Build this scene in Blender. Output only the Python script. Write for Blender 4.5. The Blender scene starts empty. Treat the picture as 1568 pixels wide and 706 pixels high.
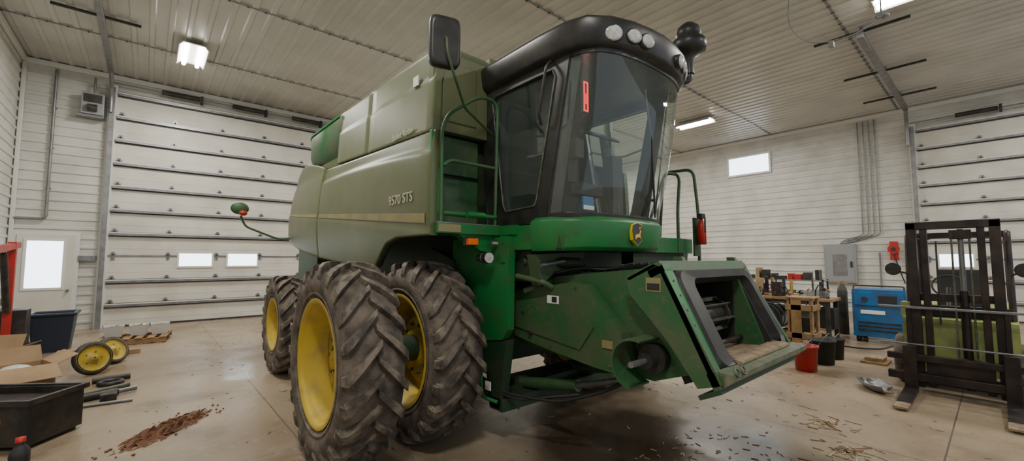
import bpy, bmesh, math, random
from math import sin, cos, pi, radians, sqrt
from mathutils import Vector, Matrix
random.seed(7)
scene = bpy.context.scene
COL = scene.collection

# ---------------------------------------------------------------- materials
def M(name, col, rough=.5, metal=0.0, col2=None, scale=3.0, lo=.4, hi=.65, bump=0.0, bscale=40.0, emit=0.0, spec=None, detail=6, col3=None):
    m = bpy.data.materials.new(name); m.use_nodes = True
    nt = m.node_tree; b = nt.nodes['Principled BSDF']
    c = (*col, 1)
    b.inputs['Base Color'].default_value = c
    b.inputs['Roughness'].default_value = rough
    b.inputs['Metallic'].default_value = metal
    if spec is not None: b.inputs['Specular IOR Level'].default_value = spec
    if emit:
        b.inputs['Emission Color'].default_value = c
        b.inputs['Emission Strength'].default_value = emit
    tc = nt.nodes.new('ShaderNodeTexCoord')
    out = None
    if col2 is not None:
        n = nt.nodes.new('ShaderNodeTexNoise'); n.inputs['Scale'].default_value = scale; n.inputs['Detail'].default_value = detail
        r = nt.nodes.new('ShaderNodeMapRange'); r.inputs['From Min'].default_value = lo; r.inputs['From Max'].default_value = hi
        x = nt.nodes.new('ShaderNodeMix'); x.data_type = 'RGBA'
        x.inputs['A'].default_value = c; x.inputs['B'].default_value = (*col2, 1)
        nt.links.new(tc.outputs['Object'], n.inputs['Vector'])
        nt.links.new(n.outputs['Fac'], r.inputs['Value'])
        nt.links.new(r.outputs['Result'], x.inputs['Factor'])
        out = x.outputs['Result']
    if col3 is not None:
        n = nt.nodes.new('ShaderNodeTexNoise'); n.inputs['Scale'].default_value = scale * 6; n.inputs['Detail'].default_value = 8; n.inputs['Roughness'].default_value = .7
        r = nt.nodes.new('ShaderNodeMapRange'); r.inputs['From Min'].default_value = .54; r.inputs['From Max'].default_value = .70; r.inputs['To Max'].default_value = .75
        x = nt.nodes.new('ShaderNodeMix'); x.data_type = 'RGBA'; x.inputs['B'].default_value = (*col3, 1)
        nt.links.new(tc.outputs['Object'], n.inputs['Vector'])
        nt.links.new(n.outputs['Fac'], r.inputs['Value']); nt.links.new(r.outputs['Result'], x.inputs['Factor'])
        nt.links.new(out, x.inputs['A']); out = x.outputs['Result']
    if out is not None: nt.links.new(out, b.inputs['Base Color'])
    if bump:
        n2 = nt.nodes.new('ShaderNodeTexNoise'); n2.inputs['Scale'].default_value = bscale; n2.inputs['Detail'].default_value = 5
        bp = nt.nodes.new('ShaderNodeBump'); bp.inputs['Strength'].default_value = bump; bp.inputs['Distance'].default_value = .02
        nt.links.new(tc.outputs['Object'], n2.inputs['Vector'])
        nt.links.new(n2.outputs['Fac'], bp.inputs['Height'])
        nt.links.new(bp.outputs['Normal'], b.inputs['Normal'])
    return m

def glass_mat(name, tint, dust=.05):
    m = bpy.data.materials.new(name); m.use_nodes = True
    nt = m.node_tree; nt.nodes.clear()
    o = nt.nodes.new('ShaderNodeOutputMaterial')
    t = nt.nodes.new('ShaderNodeBsdfTransparent'); t.inputs[0].default_value = (*tint, 1)
    g = nt.nodes.new('ShaderNodeBsdfGlossy'); g.inputs['Roughness'].default_value = .03
    d = nt.nodes.new('ShaderNodeBsdfDiffuse'); d.inputs[0].default_value = (.55, .68, .62, 1)
    lw = nt.nodes.new('ShaderNodeLayerWeight'); lw.inputs[0].default_value = .5
    p = nt.nodes.new('ShaderNodeMath'); p.operation = 'POWER'; p.inputs[1].default_value = 4
    q = nt.nodes.new('ShaderNodeMath'); q.operation = 'MULTIPLY_ADD'; q.inputs[1].default_value = .8; q.inputs[2].default_value = .075
    q.use_clamp = True
    nt.links.new(lw.outputs['Facing'], p.inputs[0]); nt.links.new(p.outputs[0], q.inputs[0])
    a = nt.nodes.new('ShaderNodeMixShader'); b = nt.nodes.new('ShaderNodeMixShader')
    b.inputs[0].default_value = dust
    nt.links.new(q.outputs[0], a.inputs[0]); nt.links.new(t.outputs[0], a.inputs[1]); nt.links.new(g.outputs[0], a.inputs[2])
    nt.links.new(a.outputs[0], b.inputs[1]); nt.links.new(d.outputs[0], b.inputs[2])
    nt.links.new(b.outputs[0], o.inputs[0])
    return m

def floor_mat():
    m = M('concrete_floor', (.36, .30, .225), .42)
    nt = m.node_tree; b = nt.nodes['Principled BSDF']
    tc = nt.nodes.new('ShaderNodeTexCoord')
    def noise(s, d=6):
        n = nt.nodes.new('ShaderNodeTexNoise'); n.inputs['Scale'].default_value = s; n.inputs['Detail'].default_value = d
        nt.links.new(tc.outputs['Object'], n.inputs['Vector']); return n.outputs['Fac']
    def mr(v, a, c, lo=0, hi=1):
        r = nt.nodes.new('ShaderNodeMapRange'); r.inputs['From Min'].default_value = a; r.inputs['From Max'].default_value = c
        r.inputs['To Min'].default_value = lo; r.inputs['To Max'].default_value = hi
        nt.links.new(v, r.inputs['Value']); return r.outputs['Result']
    def math_(op, a, c=None):
        n = nt.nodes.new('ShaderNodeMath'); n.operation = op
        for i, v in enumerate((a, c)):
            if v is None: continue
            if isinstance(v, (int, float)): n.inputs[i].default_value = v
            else: nt.links.new(v, n.inputs[i])
        return n.outputs[0]
    def mix(f, a, c):
        x = nt.nodes.new('ShaderNodeMix'); x.data_type = 'RGBA'
        nt.links.new(f, x.inputs['Factor'])
        if isinstance(a, tuple): x.inputs['A'].default_value = (*a, 1)
        else: nt.links.new(a, x.inputs['A'])
        x.inputs['B'].default_value = (*c, 1); return x.outputs['Result']
    c = mix(mr(noise(.35), .4, .65), (.34, .265, .18), (.225, .168, .112))
    c = mix(mr(noise(1.4, 8), .52, .70, 0, .65), c, (.145, .104, .065))
    c = mix(mr(noise(9, 8), .58, .75, 0, .4), c, (.42, .35, .26))
    c = mix(mr(noise(30, 4), .60, .72, 0, .5), c, (.12, .09, .06))
    sx = nt.nodes.new('ShaderNodeSeparateXYZ'); nt.links.new(tc.outputs['Object'], sx.inputs[0])
    for ax, off in (('X', 1.2 - 8), ('Y', .4 - 4.225)):
        md = math_('MODULO', math_('ADD', sx.outputs[ax], 100 - off), 4.0)
        c = mix(math_('LESS_THAN', md, .014), c, (.13, .10, .08))
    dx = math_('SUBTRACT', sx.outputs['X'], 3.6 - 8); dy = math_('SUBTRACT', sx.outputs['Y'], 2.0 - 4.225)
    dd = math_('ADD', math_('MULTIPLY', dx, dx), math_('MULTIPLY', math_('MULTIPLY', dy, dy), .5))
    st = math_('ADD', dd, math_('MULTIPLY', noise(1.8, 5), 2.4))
    stain_shade = mr(st, 1.8, 3.3, .9, 0)  # oil stain plus the shadow beneath the combine, painted into the floor colour
    c = mix(stain_shade, c, (.045, .032, .022))
    nt.links.new(c, b.inputs['Base Color'])
    rg = math_('SUBTRACT', mr(noise(1.1), .35, .7, .20, .50), math_('MULTIPLY', stain_shade, .08))
    nt.links.new(rg, b.inputs['Roughness'])
    return m

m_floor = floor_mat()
m_wall = M('white_siding', (.60, .59, .54), .42, 0, (.50, .49, .44), 1.5)
m_ceil = M('ceiling_steel', (.54, .535, .49), .40, .1, (.46, .455, .41), .8)
m_door = M('door_panel_white', (.64, .615, .54), .5, 0, (.54, .51, .44), 1.2)
m_steel = M('galvanized', (.26, .26, .26), .4, .6, (.19, .19, .19), 6)
m_dk = M('dark_steel', (.03, .028, .028), .5, .3, (.07, .06, .05), 6)
m_day = M('daylight_pane', (.78, .89, 1.0), .3, emit=4.5)
m_tube = M('lamp_tube', (1, .97, .90), .3, emit=24)
m_frame = M('white_frame', (.66, .65, .61), .4)
m_green = M('green_paint', (.010, .17, .038), .42, 0, (.035, .11, .036), 5, .5, .75, col3=(.07, .09, .045))
m_green2 = M('green_paint_dusty', (.024, .105, .034), .5, 0, (.075, .095, .05), 3.0, .4, .68, col3=(.13, .11, .07))
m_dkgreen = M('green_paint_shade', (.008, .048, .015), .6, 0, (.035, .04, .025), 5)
m_side = M('dusty_green_panel', (.088, .112, .044), .38, 0, (.125, .132, .068), 1.6, .35, .7)
m_tank = M('dusty_tank_panel', (.100, .125, .050), .42, 0, (.138, .145, .078), 2.2, .35, .7)
m_black = M('black_plastic', (.016, .016, .016), .38, 0, (.035, .033, .030), 6)
m_blackm = M('black_matte', (.02, .02, .02), .7)
m_tire = M('dusty_rubber', (.06, .05, .041), .85, 0, (.18, .145, .112), 7, .35, .66, bump=.4, bscale=60)
m_lug = M('lug_rubber', (.06, .05, .042), .8, 0, (.21, .17, .13), 9, .4, .65, bump=.3, bscale=50)
m_rim = M('yellow_rim', (.52, .37, .03), .5, 0, (.34, .25, .08), 5, .45, .75)
m_stripe = M('tan_stripe', (.27, .225, .095), .5, 0, (.19, .18, .09), 4)
m_decal = M('decal_tan', (.50, .47, .33), .5)
m_yellow = M('decal_yellow', (.75, .55, .03), .5)
m_white = M('decal_white', (.75, .75, .7), .5)
m_glass = glass_mat('cab_glass', (.88, .96, .93), .045)
m_seat = M('seat_fabric', (.045, .042, .038), .9)
m_liner = M('cab_liner', (.085, .09, .08), .85, 0, (.06, .065, .06), 3)
m_lens = M('lamp_lens', (.62, .62, .58), .15, 0, (.42, .42, .40), 30)
m_amber = M('amber_lens', (.8, .16, .01), .25)
m_red = M('red_paint', (.5, .02, .015), .4, 0, (.3, .03, .02), 5)
m_redem = M('red_display', (1.0, .015, .02), .3, emit=2.0)
m_rust = M('worn_metal', (.16, .15, .12), .55, .4, (.06, .10, .05), 9, .4, .6)
m_lip = M('worn_green_lip', (.10, .15, .08), .5, .2, (.20, .19, .15), 12, .42, .6, col3=(.14, .08, .05))
m_drum = M('drum_steel', (.035, .032, .03), .45, .6, (.09, .065, .045), 12)
m_chaff = M('chaff_dirt', (.36, .27, .17), .95, 0, (.22, .16, .10), 14, bump=.8, bscale=50)
m_hose = M('hose_rubber', (.02, .02, .02), .5)
m_wood = M('pine_wood', (.33, .20, .09), .7, 0, (.22, .13, .06), 6)
m_card = M('cardboard', (.38, .25, .14), .85, 0, (.30, .20, .11), 3)
m_plastic = M('clear_plastic_tub', (.58, .58, .56), .35)
m_blue = M('blue_enamel', (.02, .13, .33), .35, 0, (.03, .09, .2), 4)
m_lime = M('lime_paint', (.36, .42, .12), .5, 0, (.22, .24, .10), 4)
m_mast = M('mast_steel', (.026, .022, .023), .45, .5, (.06, .042, .036), 5)
m_grey = M('grey_enamel', (.26, .27, .27), .45)
m_bin = M('navy_bin', (.02, .03, .05), .45)
m_dirt = M('red_clay', (.22, .10, .05), .95, 0, (.13, .065, .04), 20, bump=.8)
m_straw = M('straw', (.50, .38, .20), .9)
m_copper = M('brass', (.5, .3, .08), .4, .6)

# ---------------------------------------------------------------- mesh builder
class MB:
    def __init__(s, T=None):
        s.v = []; s.f = []; s.m = []; s.sm = []; s.mats = []; s.T = T
    def add(s, vs, fs, mat, smooth=False):
        if mat not in s.mats: s.mats.append(mat)
        k = s.mats.index(mat); o = len(s.v)
        for p in vs:
            p = Vector(p)
            if s.T is not None: p = s.T @ p
            s.v.append(p)
        for f in fs:
            s.f.append([i + o for i in f]); s.m.append(k); s.sm.append(smooth)
    def box(s, x0, x1, y0, y1, z0, z1, mat):
        vs = [(x, y, z) for x in (x0, x1) for y in (y0, y1) for z in (z0, z1)]
        s.add(vs, [(0, 1, 3, 2), (4, 6, 7, 5), (0, 4, 5, 1), (2, 3, 7, 6), (0, 2, 6, 4), (1, 5, 7, 3)], mat)
    def obox(s, c, ax, ay, az, mat):
        c = Vector(c); ax = Vector(ax); ay = Vector(ay); az = Vector(az)
        vs = [c + i * ax + j * ay + k * az for i in (-1, 1) for j in (-1, 1) for k in (-1, 1)]
        s.add(vs, [(0, 1, 3, 2), (4, 6, 7, 5), (0, 4, 5, 1), (2, 3, 7, 6), (0, 2, 6, 4), (1, 5, 7, 3)], mat)
    def loft(s, rings, mat, closed=True, caps=True, smooth=True):
        n = len(rings[0]); vs = [p for r in rings for p in r]; fs = []
        for i in range(len(rings) - 1):
            for j in range(n if closed else n - 1):
                k = (j + 1) % n
                fs.append((i * n + j, i * n + k, (i + 1) * n + k, (i + 1) * n + j))
        s.add(vs, fs, mat, smooth)
        if caps and closed:
            s.add(rings[0], [tuple(range(n))], mat, False)
            s.add(rings[-1], [tuple(range(n))], mat, False)
    def prism(s, pts, a, b, mat, axis='X'):
        def P(p, t):
            return {'X': (t, p[0], p[1]), 'Y': (p[0], t, p[1]), 'Z': (p[0], p[1], t)}[axis]
        s.loft([[P(p, a) for p in pts], [P(p, b) for p in pts]], mat, smooth=False)
    def tube(s, pts, r, mat, seg=10, fil=0.0, caps=True):
        pts = [Vector(p) for p in pts]
        if fil > 0 and len(pts) > 2:
            out = [pts[0]]
            for i in range(1, len(pts) - 1):
                a, b, c = pts[i - 1], pts[i], pts[i + 1]
                da = (a - b); dc = (c - b)
                L = min(fil, da.length * .48, dc.length * .48)
                p0 = b + da.normalized() * L; p2 = b + dc.normalized() * L
                for k in range(6):
                    t = k / 5
                    out.append(p0 * (1 - t) ** 2 + b * 2 * t * (1 - t) + p2 * t * t)
            out.append(pts[-1]); pts = out
        rings = []; up = None
        rr = r if isinstance(r, (list, tuple)) else [r] * len(pts)
        for i, p in enumerate(pts):
            if i == 0: t = pts[1] - pts[0]
            elif i == len(pts) - 1: t = pts[-1] - pts[-2]
            else: t = (pts[i + 1] - pts[i]).normalized() + (pts[i] - pts[i - 1]).normalized()
            t.normalize()
            if up is None:
                up = Vector((0, 0, 1)) if abs(t.z) < .9 else Vector((1, 0, 0))
            u = (up - t * up.dot(t)).normalized(); w = t.cross(u); up = u
            rings.append([p + (u * cos(2 * pi * k / seg) + w * sin(2 * pi * k / seg)) * rr[min(i, len(rr) - 1)] for k in range(seg)])
        s.loft(rings, mat, True, caps)
    def rev(s, prof, c, mat, axis='X', seg=40, caps=False):
        rings = []
        for (t, r) in prof:
            ring = []
            for k in range(seg):
                a = 2 * pi * k / seg
                if axis == 'X': q = (c[0] + t, c[1] + r * cos(a), c[2] + r * sin(a))
                elif axis == 'Y': q = (c[0] + r * cos(a), c[1] + t, c[2] + r * sin(a))
                else: q = (c[0] + r * cos(a), c[1] + r * sin(a), c[2] + t)
                ring.append(q)
            rings.append(ring)
        s.loft(rings, mat, True, caps)
    def sphere(s, c, r, mat, sc=(1, 1, 1), n=10):
        rings = []
        for i in range(n + 1):
            a = -pi / 2 + pi * i / n
            rings.append([(c[0] + sc[0] * r * max(cos(a), .01) * cos(2 * pi * k / 20), c[1] + sc[1] * r * max(cos(a), .01) * sin(2 * pi * k / 20), c[2] + sc[2] * r * sin(a)) for k in range(20)])
        s.loft(rings, mat, True, True)
    def torus(s, c, R, r, mat, n1=(1, 0, 0), n2=(0, 1, 0), seg=28):
        n1 = Vector(n1).normalized(); n2 = Vector(n2).normalized(); n3 = n1.cross(n2); c = Vector(c)
        rings = []
        for i in range(seg + 1):
            a = 2 * pi * i / seg; d = n1 * cos(a) + n2 * sin(a)
            rings.append([c + d * (R + r * cos(2 * pi * k / 8)) + n3 * r * sin(2 * pi * k / 8) for k in range(8)])
        s.loft(rings, mat, True, False)
    def obj(s, name, parent=None, bevel=0.0, loc=None):
        me = bpy.data.meshes.new(name)
        vs = s.v
        L = Vector((0, 0, 0))
        if parent is None:
            xs = [p.x for p in vs]; ys = [p.y for p in vs]; zs = [p.z for p in vs]
            L = Vector(((min(xs) + max(xs)) / 2, (min(ys) + max(ys)) / 2, min(zs)))
        else: L = parent.location.copy()
        me.from_pydata([p - L for p in vs], [], s.f)
        for mt in s.mats: me.materials.append(mt)
        for i, p in enumerate(me.polygons):
            p.material_index = s.m[i]; p.use_smooth = s.sm[i]
        bm = bmesh.new(); bm.from_mesh(me)
        bmesh.ops.recalc_face_normals(bm, faces=bm.faces); bm.to_mesh(me); bm.free()
        o = bpy.data.objects.new(name, me); COL.objects.link(o)
        if parent is None: o.location = L
        else: o.parent = parent
        if bevel:
            md = o.modifiers.new('bevel', 'BEVEL'); md.width = bevel; md.segments = 2; md.limit_method = 'ANGLE'; md.angle_limit = radians(40)
        return o

def empty(name, loc):
    e = bpy.data.objects.new(name, None); e.location = loc; e.empty_display_size = .3
    COL.objects.link(e); return e

def text(name, s, size, mtx, mat, parent, ext=.002):
    cu = bpy.data.curves.new(name, 'FONT'); cu.body = s; cu.size = size; cu.extrude = ext
    cu.materials.append(mat)
    o = bpy.data.objects.new(name, cu); COL.objects.link(o)
    o.parent = parent
    m = mtx.copy(); m.translation = m.translation - parent.location
    o.matrix_local = m
    return o

# ---------------------------------------------------------------- room
X0, X1, Y0, Y1, ZC = -2.5, 18.5, -7.0, 15.25, 6.7
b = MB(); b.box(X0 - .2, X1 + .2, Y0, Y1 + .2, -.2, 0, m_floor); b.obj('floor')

RIB = [(0, 0), (.60, 0), (.68, .024), (.92, .024)]
def ribs(a, b_, pitch):
    out = []; t = a
    while t < b_:
        for (u, h) in RIB:
            if t + u * pitch < b_: out.append((t + u * pitch, h))
        t += pitch
    out.append((b_, 0)); return out
b = MB()
pr = ribs(X0, X1, .305)
b.loft([[(x, Y0, ZC - h) for x, h in pr], [(x, Y1, ZC - h) for x, h in pr]], m_ceil, False, False, False)
b.box(X0, X1, Y0, Y1, ZC + .03, ZC + .12, m_ceil)
b.obj('ceiling')
b = MB()
for y in (1.9, 5.6, 9.3, 12.6):
    b.box(X0, X1, y, y + .04, ZC - .035, ZC - .024, m_steel)
    x = X0 + .1
    while x < X1:
        b.box(x, x + .03, y - .01, y + .05, ZC - .04, ZC - .03, m_dk); x += .305
b.obj('trim_1')
def wall_x(name, X, sgn, ya, yb, za=0, zb=ZC, pitch=.235):
    b = MB(); pr = ribs(za, zb, pitch)
    b.loft([[(X + sgn * h, ya, z) for z, h in pr], [(X + sgn * h, yb, z) for z, h in pr]], m_wall, False, False, False)
    xa_, xb_ = X - sgn * .03, X - sgn * .12
    b.box(min(xa_, xb_), max(xa_, xb_), ya, yb, za, zb, m_wall)
    return b.obj(name)
wall_x('wall_right', X1, -1, Y0, Y1)
wall_x('wall_left', X0, 1, Y0, Y1)
b = MB(); pr = ribs(0, ZC, .235)
b.loft([[(X0, Y1 - h, z) for z, h in pr], [(X1, Y1 - h, z) for z, h in pr]], m_wall, False, False, False)
b.box(X0, X1, Y1 + .03, Y1 + .12, 0, ZC, m_wall)
b.obj('wall_back')
b = MB()
b.box(X0 + .03, X1 - .03, Y1 - .1, Y1 - .03, ZC - .16, ZC - .03, m_frame)
b.box(X1 - .1, X1 - .03, Y0, Y1 - .1, ZC - .16, ZC - .03, m_frame)
b.box(X0 + .03, X0 + .1, Y0, Y1 - .1, ZC - .16, ZC - .03, m_frame)
b.box(X0 + .025, X0 + .1, Y1 - .1, Y1 - .025, 0, ZC - .16, m_frame)
b.box(X1 - .1, X1 - .025, Y1 - .1, Y1 - .025, 0, ZC - .16, m_frame)
b.obj('trim_2', bevel=.01)

def overhead_door(name, T, W, H, wins, n=10):
    b = MB(T); h = H / n
    for i in range(n):
        b.box(0, W, 0, .05, i * h + .006, (i + 1) * h - .006, m_door)
        b.box(.0, W, -.004, .0, i * h + h * .3, i * h + h * .34, m_door)
        b.box(.0, W, -.004, .0, i * h + h * .66, i * h + h * .70, m_door)
    for i in range(1, n + 1):
        z = i * h
        if i != 3:
            b.box(.02, W - .02, -.085, 0, z - .09, z - .03, m_steel)
            b.box(.02, W - .02, -.09, -.075, z - .03, z - .005, m_frame)
            b.box(.02, W - .02, -.03, 0, z - .12, z - .09, m_dk)
        else:
            b.box(.02, W - .02, -.02, 0, z - .02, z + .02, m_steel)
    k = max(3, int(W / 1.1))
    for i in range(1, n):
        for j in range(k + 1):
            u = .12 + (W - .24) * j / k
            b.box(u - .035, u + .035, -.03, 0, i * h - .10, i * h + .10, m_steel)
            b.box(u - .06, u + .06, -.035, -.01, i * h + .02, i * h + .05, m_steel)
            b.tube([(u, -.04, i * h + .035), (u, -.10, i * h + .035)], .02, m_dk, 8)
    for (ua, ub, za, zb) in wins:
        b.box(ua - .05, ub + .05, -.03, 0, za - .05, zb + .05, m_frame)
        b.box(ua, ub, -.034, -.028, za, zb, m_day)
    b.box(0, W, -.02, .05, 0, .05, m_dk)
    for u in (-.08, W + .08):
        b.box(u - .05, u + .05, -.13, -.04, 0, H + .1, m_steel)
        b.box(u - .09, u + .09, -.04, .02, 0, H + .2, m_frame)
    b.tube([(-.1, -.16, H + .2), (W + .1, -.16, H + .2)], .02, m_steel)
    for j in range(max(2, int(W / 1.7))):
        u = .9 + j * 1.65
        b.tube([(u, -.16, H + .2), (u + .85, -.16, H + .2)], .065, m_dk, 12)
        b.box(u + .87, u + .93, -.2, 0, H + .1, H + .3, m_dk)
    return b.obj(name)
T = Matrix.Translation((-.78, Y1 - .10, 0))
overhead_door('door_1', T, 6.9, 6.2, [(1.48, 2.23, 1.58, 1.93), (2.63, 3.38, 1.58, 1.93), (4.95, 5.6, 1.58, 1.93)])
T = Matrix(((0, 1, 0, X1 - .10), (-1, 0, 0, 1.55), (0, 0, 1, 0), (0, 0, 0, 1)))
overhead_door('door_2', T, 6.4, 5.9, [(.35, 1.05, 1.55, 1.92), (2.2, 2.9, 1.55, 1.92)])
b = MB()
b.box(-.93, -.83, 6.5, Y1 - .95, 6.42, 6.52, m_steel)
b.tube([(-.88, Y1 - .27, 5.6), (-.88, Y1 - .30, 6.2), (-.88, Y1 - .9, 6.47)], .045, m_steel, 8, .3)
for y in (8.5, 11.5): b.box(-.91, -.85, y, y + .05, 6.52, ZC - .025, m_steel); b.box(-1.6, -.3, y, y + .05, 6.6, 6.65, m_dk)
b.obj('door_track_left', bevel=.005)
b = MB()
b.box(11.0, X1 - .95, 1.6, 1.72, 6.36, 6.48, m_steel)
b.tube([(X1 - .27, 1.72, 5.4), (X1 - .30, 1.72, 6.1), (X1 - .95, 1.66, 6.42)], .05, m_steel, 8, .3)
for x in (11.2, 14., 16.5): b.box(x, x + .05, 1.63, 1.69, 6.4, ZC - .025, m_steel); b.box(x, x + .05, .9, 2.5, 6.55, 6.6, m_dk)
b.obj('door_track_right', bevel=.005)

b = MB()
b.box(-2.42, -1.28, Y1 - .09, Y1 - .025, 0, 2.45, m_frame)
b.box(-2.33, -1.37, Y1 - .12, Y1 - .09, .02, 2.37, m_door)
b.box(-2.22, -1.50, Y1 - .14, Y1 - .12, 1.02, 2.27, m_frame)
b.box(-2.16, -1.56, Y1 - .146, Y1 - .138, 1.08, 2.21, m_day)
b.rev([(-.0, .03), (-.06, .035), (-.08, .02)], (-1.44, Y1 - .12, 1.0), m_steel, 'Y', 14, True)
b.box(-1.30, -.98, Y1 - .12, Y1 - .03, 1.72, 1.86, m_steel)
b.obj('door_3', bevel=.006)
b = MB()
b.box(X1 - .07, X1 - .025, 5.7, 7.35, 5.2, 6.05, m_frame)
b.box(X1 - .08, X1 - .07, 5.78, 7.27, 5.28, 5.97, m_day)
b.obj('window_1', bevel=.006)

b = MB()
b.tube([(-1.9, Y1 - .08, 6.5), (-1.9, Y1 - .08, 2.75), (-2.42, Y1 - .08, 2.75)], .03, m_steel, 8, .1)
for z in (3.5, 4.5, 5.5): b.box(-1.95, -1.85, Y1 - .1, Y1 - .03, z, z + .03, m_steel)
b.obj('wall_conduit')
b = MB()
b.box(-1.42, -1.0, Y1 - .35, Y1 - .06, 5.45, 6.0, m_grey)
b.box(-1.38, -1.04, Y1 - .37, Y1 - .35, 5.75, 5.96, m_dk)
b.tube([(-1.3, Y1 - .4, 5.6), (-1.12, Y1 - .4, 5.6)], .09, m_dk, 14)
b.tube([(-1.2, Y1 - .2, 6.0), (-1.2, Y1 - .2, 6.45)], .025, m_steel, 8)
b.box(-1.5, -1.0, Y1 - .3, Y1 - .06, 5.38, 5.45, m_steel)
b.obj('unit_heater', bevel=.01)
b = MB()
for y in (2.55, 2.7, 2.85, 3.0):
    b.tube([(X1 - .06, y, 6.5), (X1 - .06, y, 2.6), (X1 - .06, y + .5, 2.45), (X1 - .06, 3.5 + (y - 2.5) * .3, 2.32)], .018, m_steel, 8, .1)
b.tube([(X1 - .06, 4.2, .6), (X1 - .06, 4.2, .3), (X1 - .06, 2.6, .3), (X1 - .06, 2.6, 2.0)], .022, m_steel, 8, .1)
b.obj('electrical_conduit')
b = MB()
b.box(X1 - .2, X1 - .03, 3.2, 4.1, .95, 2.3, m_grey)
b.box(X1 - .215, X1 - .2, 3.26, 4.04, 1.0, 2.25, m_grey)
b.box(X1 - .225, X1 - .21, 3.45, 3.85, 1.2, 1.95, m_steel)
b.box(X1 - .24, X1 - .21, 3.3, 3.36, 1.5, 1.7, m_dk)
b.obj('electrical_panel', bevel=.01)
b = MB()
b.box(X1 - .25, X1 - .05, 2.12, 2.32, 1.75, 2.35, m_red)
b.tube([(X1 - .32, 2.22, 2.1), (X1 - .25, 2.22, 2.1)], .15, m_red, 20)
b.tube([(X1 - .36, 2.22, 2.1), (X1 - .32, 2.22, 2.1)], .06, m_dk, 12)
b.tube([(X1 - .3, 2.22, 1.95), (X1 - .28, 2.1, 1.4), (X1 - .2, 2.0, 1.0)], .02, m_hose, 6, .2)
b.obj('hose_reel', bevel=.01)

fix = [(.6, 12.2), (14.4, 6.8), (10.15, .7), (7.6, 7.2), (.3, 6.0), (-.6, -.4), (7.5, 12.6), (15.5, -3), (7.5, -4), (15, 12.5)]  # later entries are unseen fixtures, added to brighten the room
for i, (x, y) in enumerate(fix):
    e = empty('ceiling_light', (x, y, ZC - .1))
    b = MB()
    b.prism([(x - .28, ZC - .2), (x - .2, ZC - .1), (x + .2, ZC - .1), (x + .28, ZC - .2), (x + .26, ZC - .2), (x + .19, ZC - .12), (x - .19, ZC - .12), (x - .26, ZC - .2)], y - .62, y + .62, m_frame, 'Y')
    for dx in (-.13, .13):
        b.tube([(x + dx, y - .58, ZC - .17), (x + dx, y + .58, ZC - .17)], .045, m_tube, 8)
    for dy in (-.5, .5): b.tube([(x, y + dy, ZC - .1), (x, y + dy, ZC - .02)], .01, m_steel, 6)
    b.obj('housing', e)
    l = bpy.data.lights.new('lamp', 'AREA'); l.shape = 'RECTANGLE'; l.size = .5; l.size_y = 1.15; l.energy = 205; l.color = (1, .965, .90)
    lo = bpy.data.objects.new('lamp', l); COL.objects.link(lo); lo.parent = e; lo.location = (0, 0, -.13)

w = bpy.data.worlds.new('world'); scene.world = w; w.use_nodes = True
w.node_tree.nodes['Background'].inputs[0].default_value = (.82, .91, 1, 1)
w.node_tree.nodes['Background'].inputs[1].default_value = .85

# ---------------------------------------------------------------- combine
CX = 3.42
comb = empty('combine_harvester', (CX, 3.9, 0))

def tire(b, cx, cy, R, W, rr, nl):
    Rb = R - .05
    prof = [(-.36 * W, rr), (-.44 * W, rr + .04), (-.5 * W, (rr + Rb) / 2), (-.49 * W, Rb - .1), (-.44 * W, Rb - .035), (-.25 * W, Rb - .008), (0, Rb),
            (.25 * W, Rb - .008), (.44 * W, Rb - .035), (.49 * W, Rb - .1), (.5 * W, (rr + Rb) / 2), (.44 * W, rr + .04), (.36 * W, rr)]
    b.rev(prof, (cx, cy, R), m_tire, 'X', 64)
    b.rev([(-.45 * W, rr + .055), (-.475 * W, rr + .06), (-.48 * W, rr + .075), (-.47 * W, rr + .085)], (cx, cy, R), m_tire, 'X', 64)
    st = [(-.03, R, .024), (.12, R, .028), (.27, R - .003, .033), (.40, R - .012, .039), (.475, R - .04, .042), (.505, R - .12, .034)]
    base = [Rb - .02, Rb - .02, Rb - .03, Rb - .05, Rb - .09, Rb - .15]
    for sd in (-1, 1):
        for i in range(nl):
            a0 = 2 * pi * (i + (.5 if sd > 0 else 0)) / nl
            rings = []
            for (u, rt, hw), rb in zip(st, base):
                a = a0 + (u * W) * 1.0 / R
                da = hw / R; ring = []
                for (aa, r_) in ((a - da * 1.25, rb), (a + da * 1.25, rb), (a + da, rt), (a - da, rt)):
                    xx = cx + sd * (u if r_ == rt else min(u, .47)) * W
                    ring.append((xx, cy + r_ * cos(aa), R + r_ * sin(aa)))
                rings.append(ring)
            b.loft(rings, m_lug, True, True, False)

def rim(b, cx, cy, R, W, rr, out=-1, depth=.05):
    o = out
    pr = [(.45 * W, rr + .03), (.46 * W, rr + .0), (.40 * W, rr - .02), (.34 * W, rr - .03), (.30 * W, rr - .065), (-.02 - depth, rr - .08), (-.03 - depth, rr - .12),
          (-depth + .02, rr * .62), (-depth + .05, rr * .55), (-depth + .05, rr * .36), (-depth + .09, rr * .34), (-depth + .1, rr * .16), (-depth + .13, rr * .15), (-depth + .13, .01)]
    b.rev([(o * t, r) for t, r in pr], (cx, cy, R), m_rim, 'X', 48)
    b.rev([(-o * .45 * W, rr + .03), (-o * .4 * W, rr - .02), (-o * .02, rr - .08)], (cx, cy, R), m_rim, 'X', 48)
    for k in range(10):
        a = 2 * pi * k / 10
        p = (cx + o * (-depth + .05), cy + rr * .46 * cos(a), R + rr * .46 * sin(a))
        b.tube([p, (p[0] + o * .03, p[1], p[2])], .018, m_rust, 6)

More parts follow.
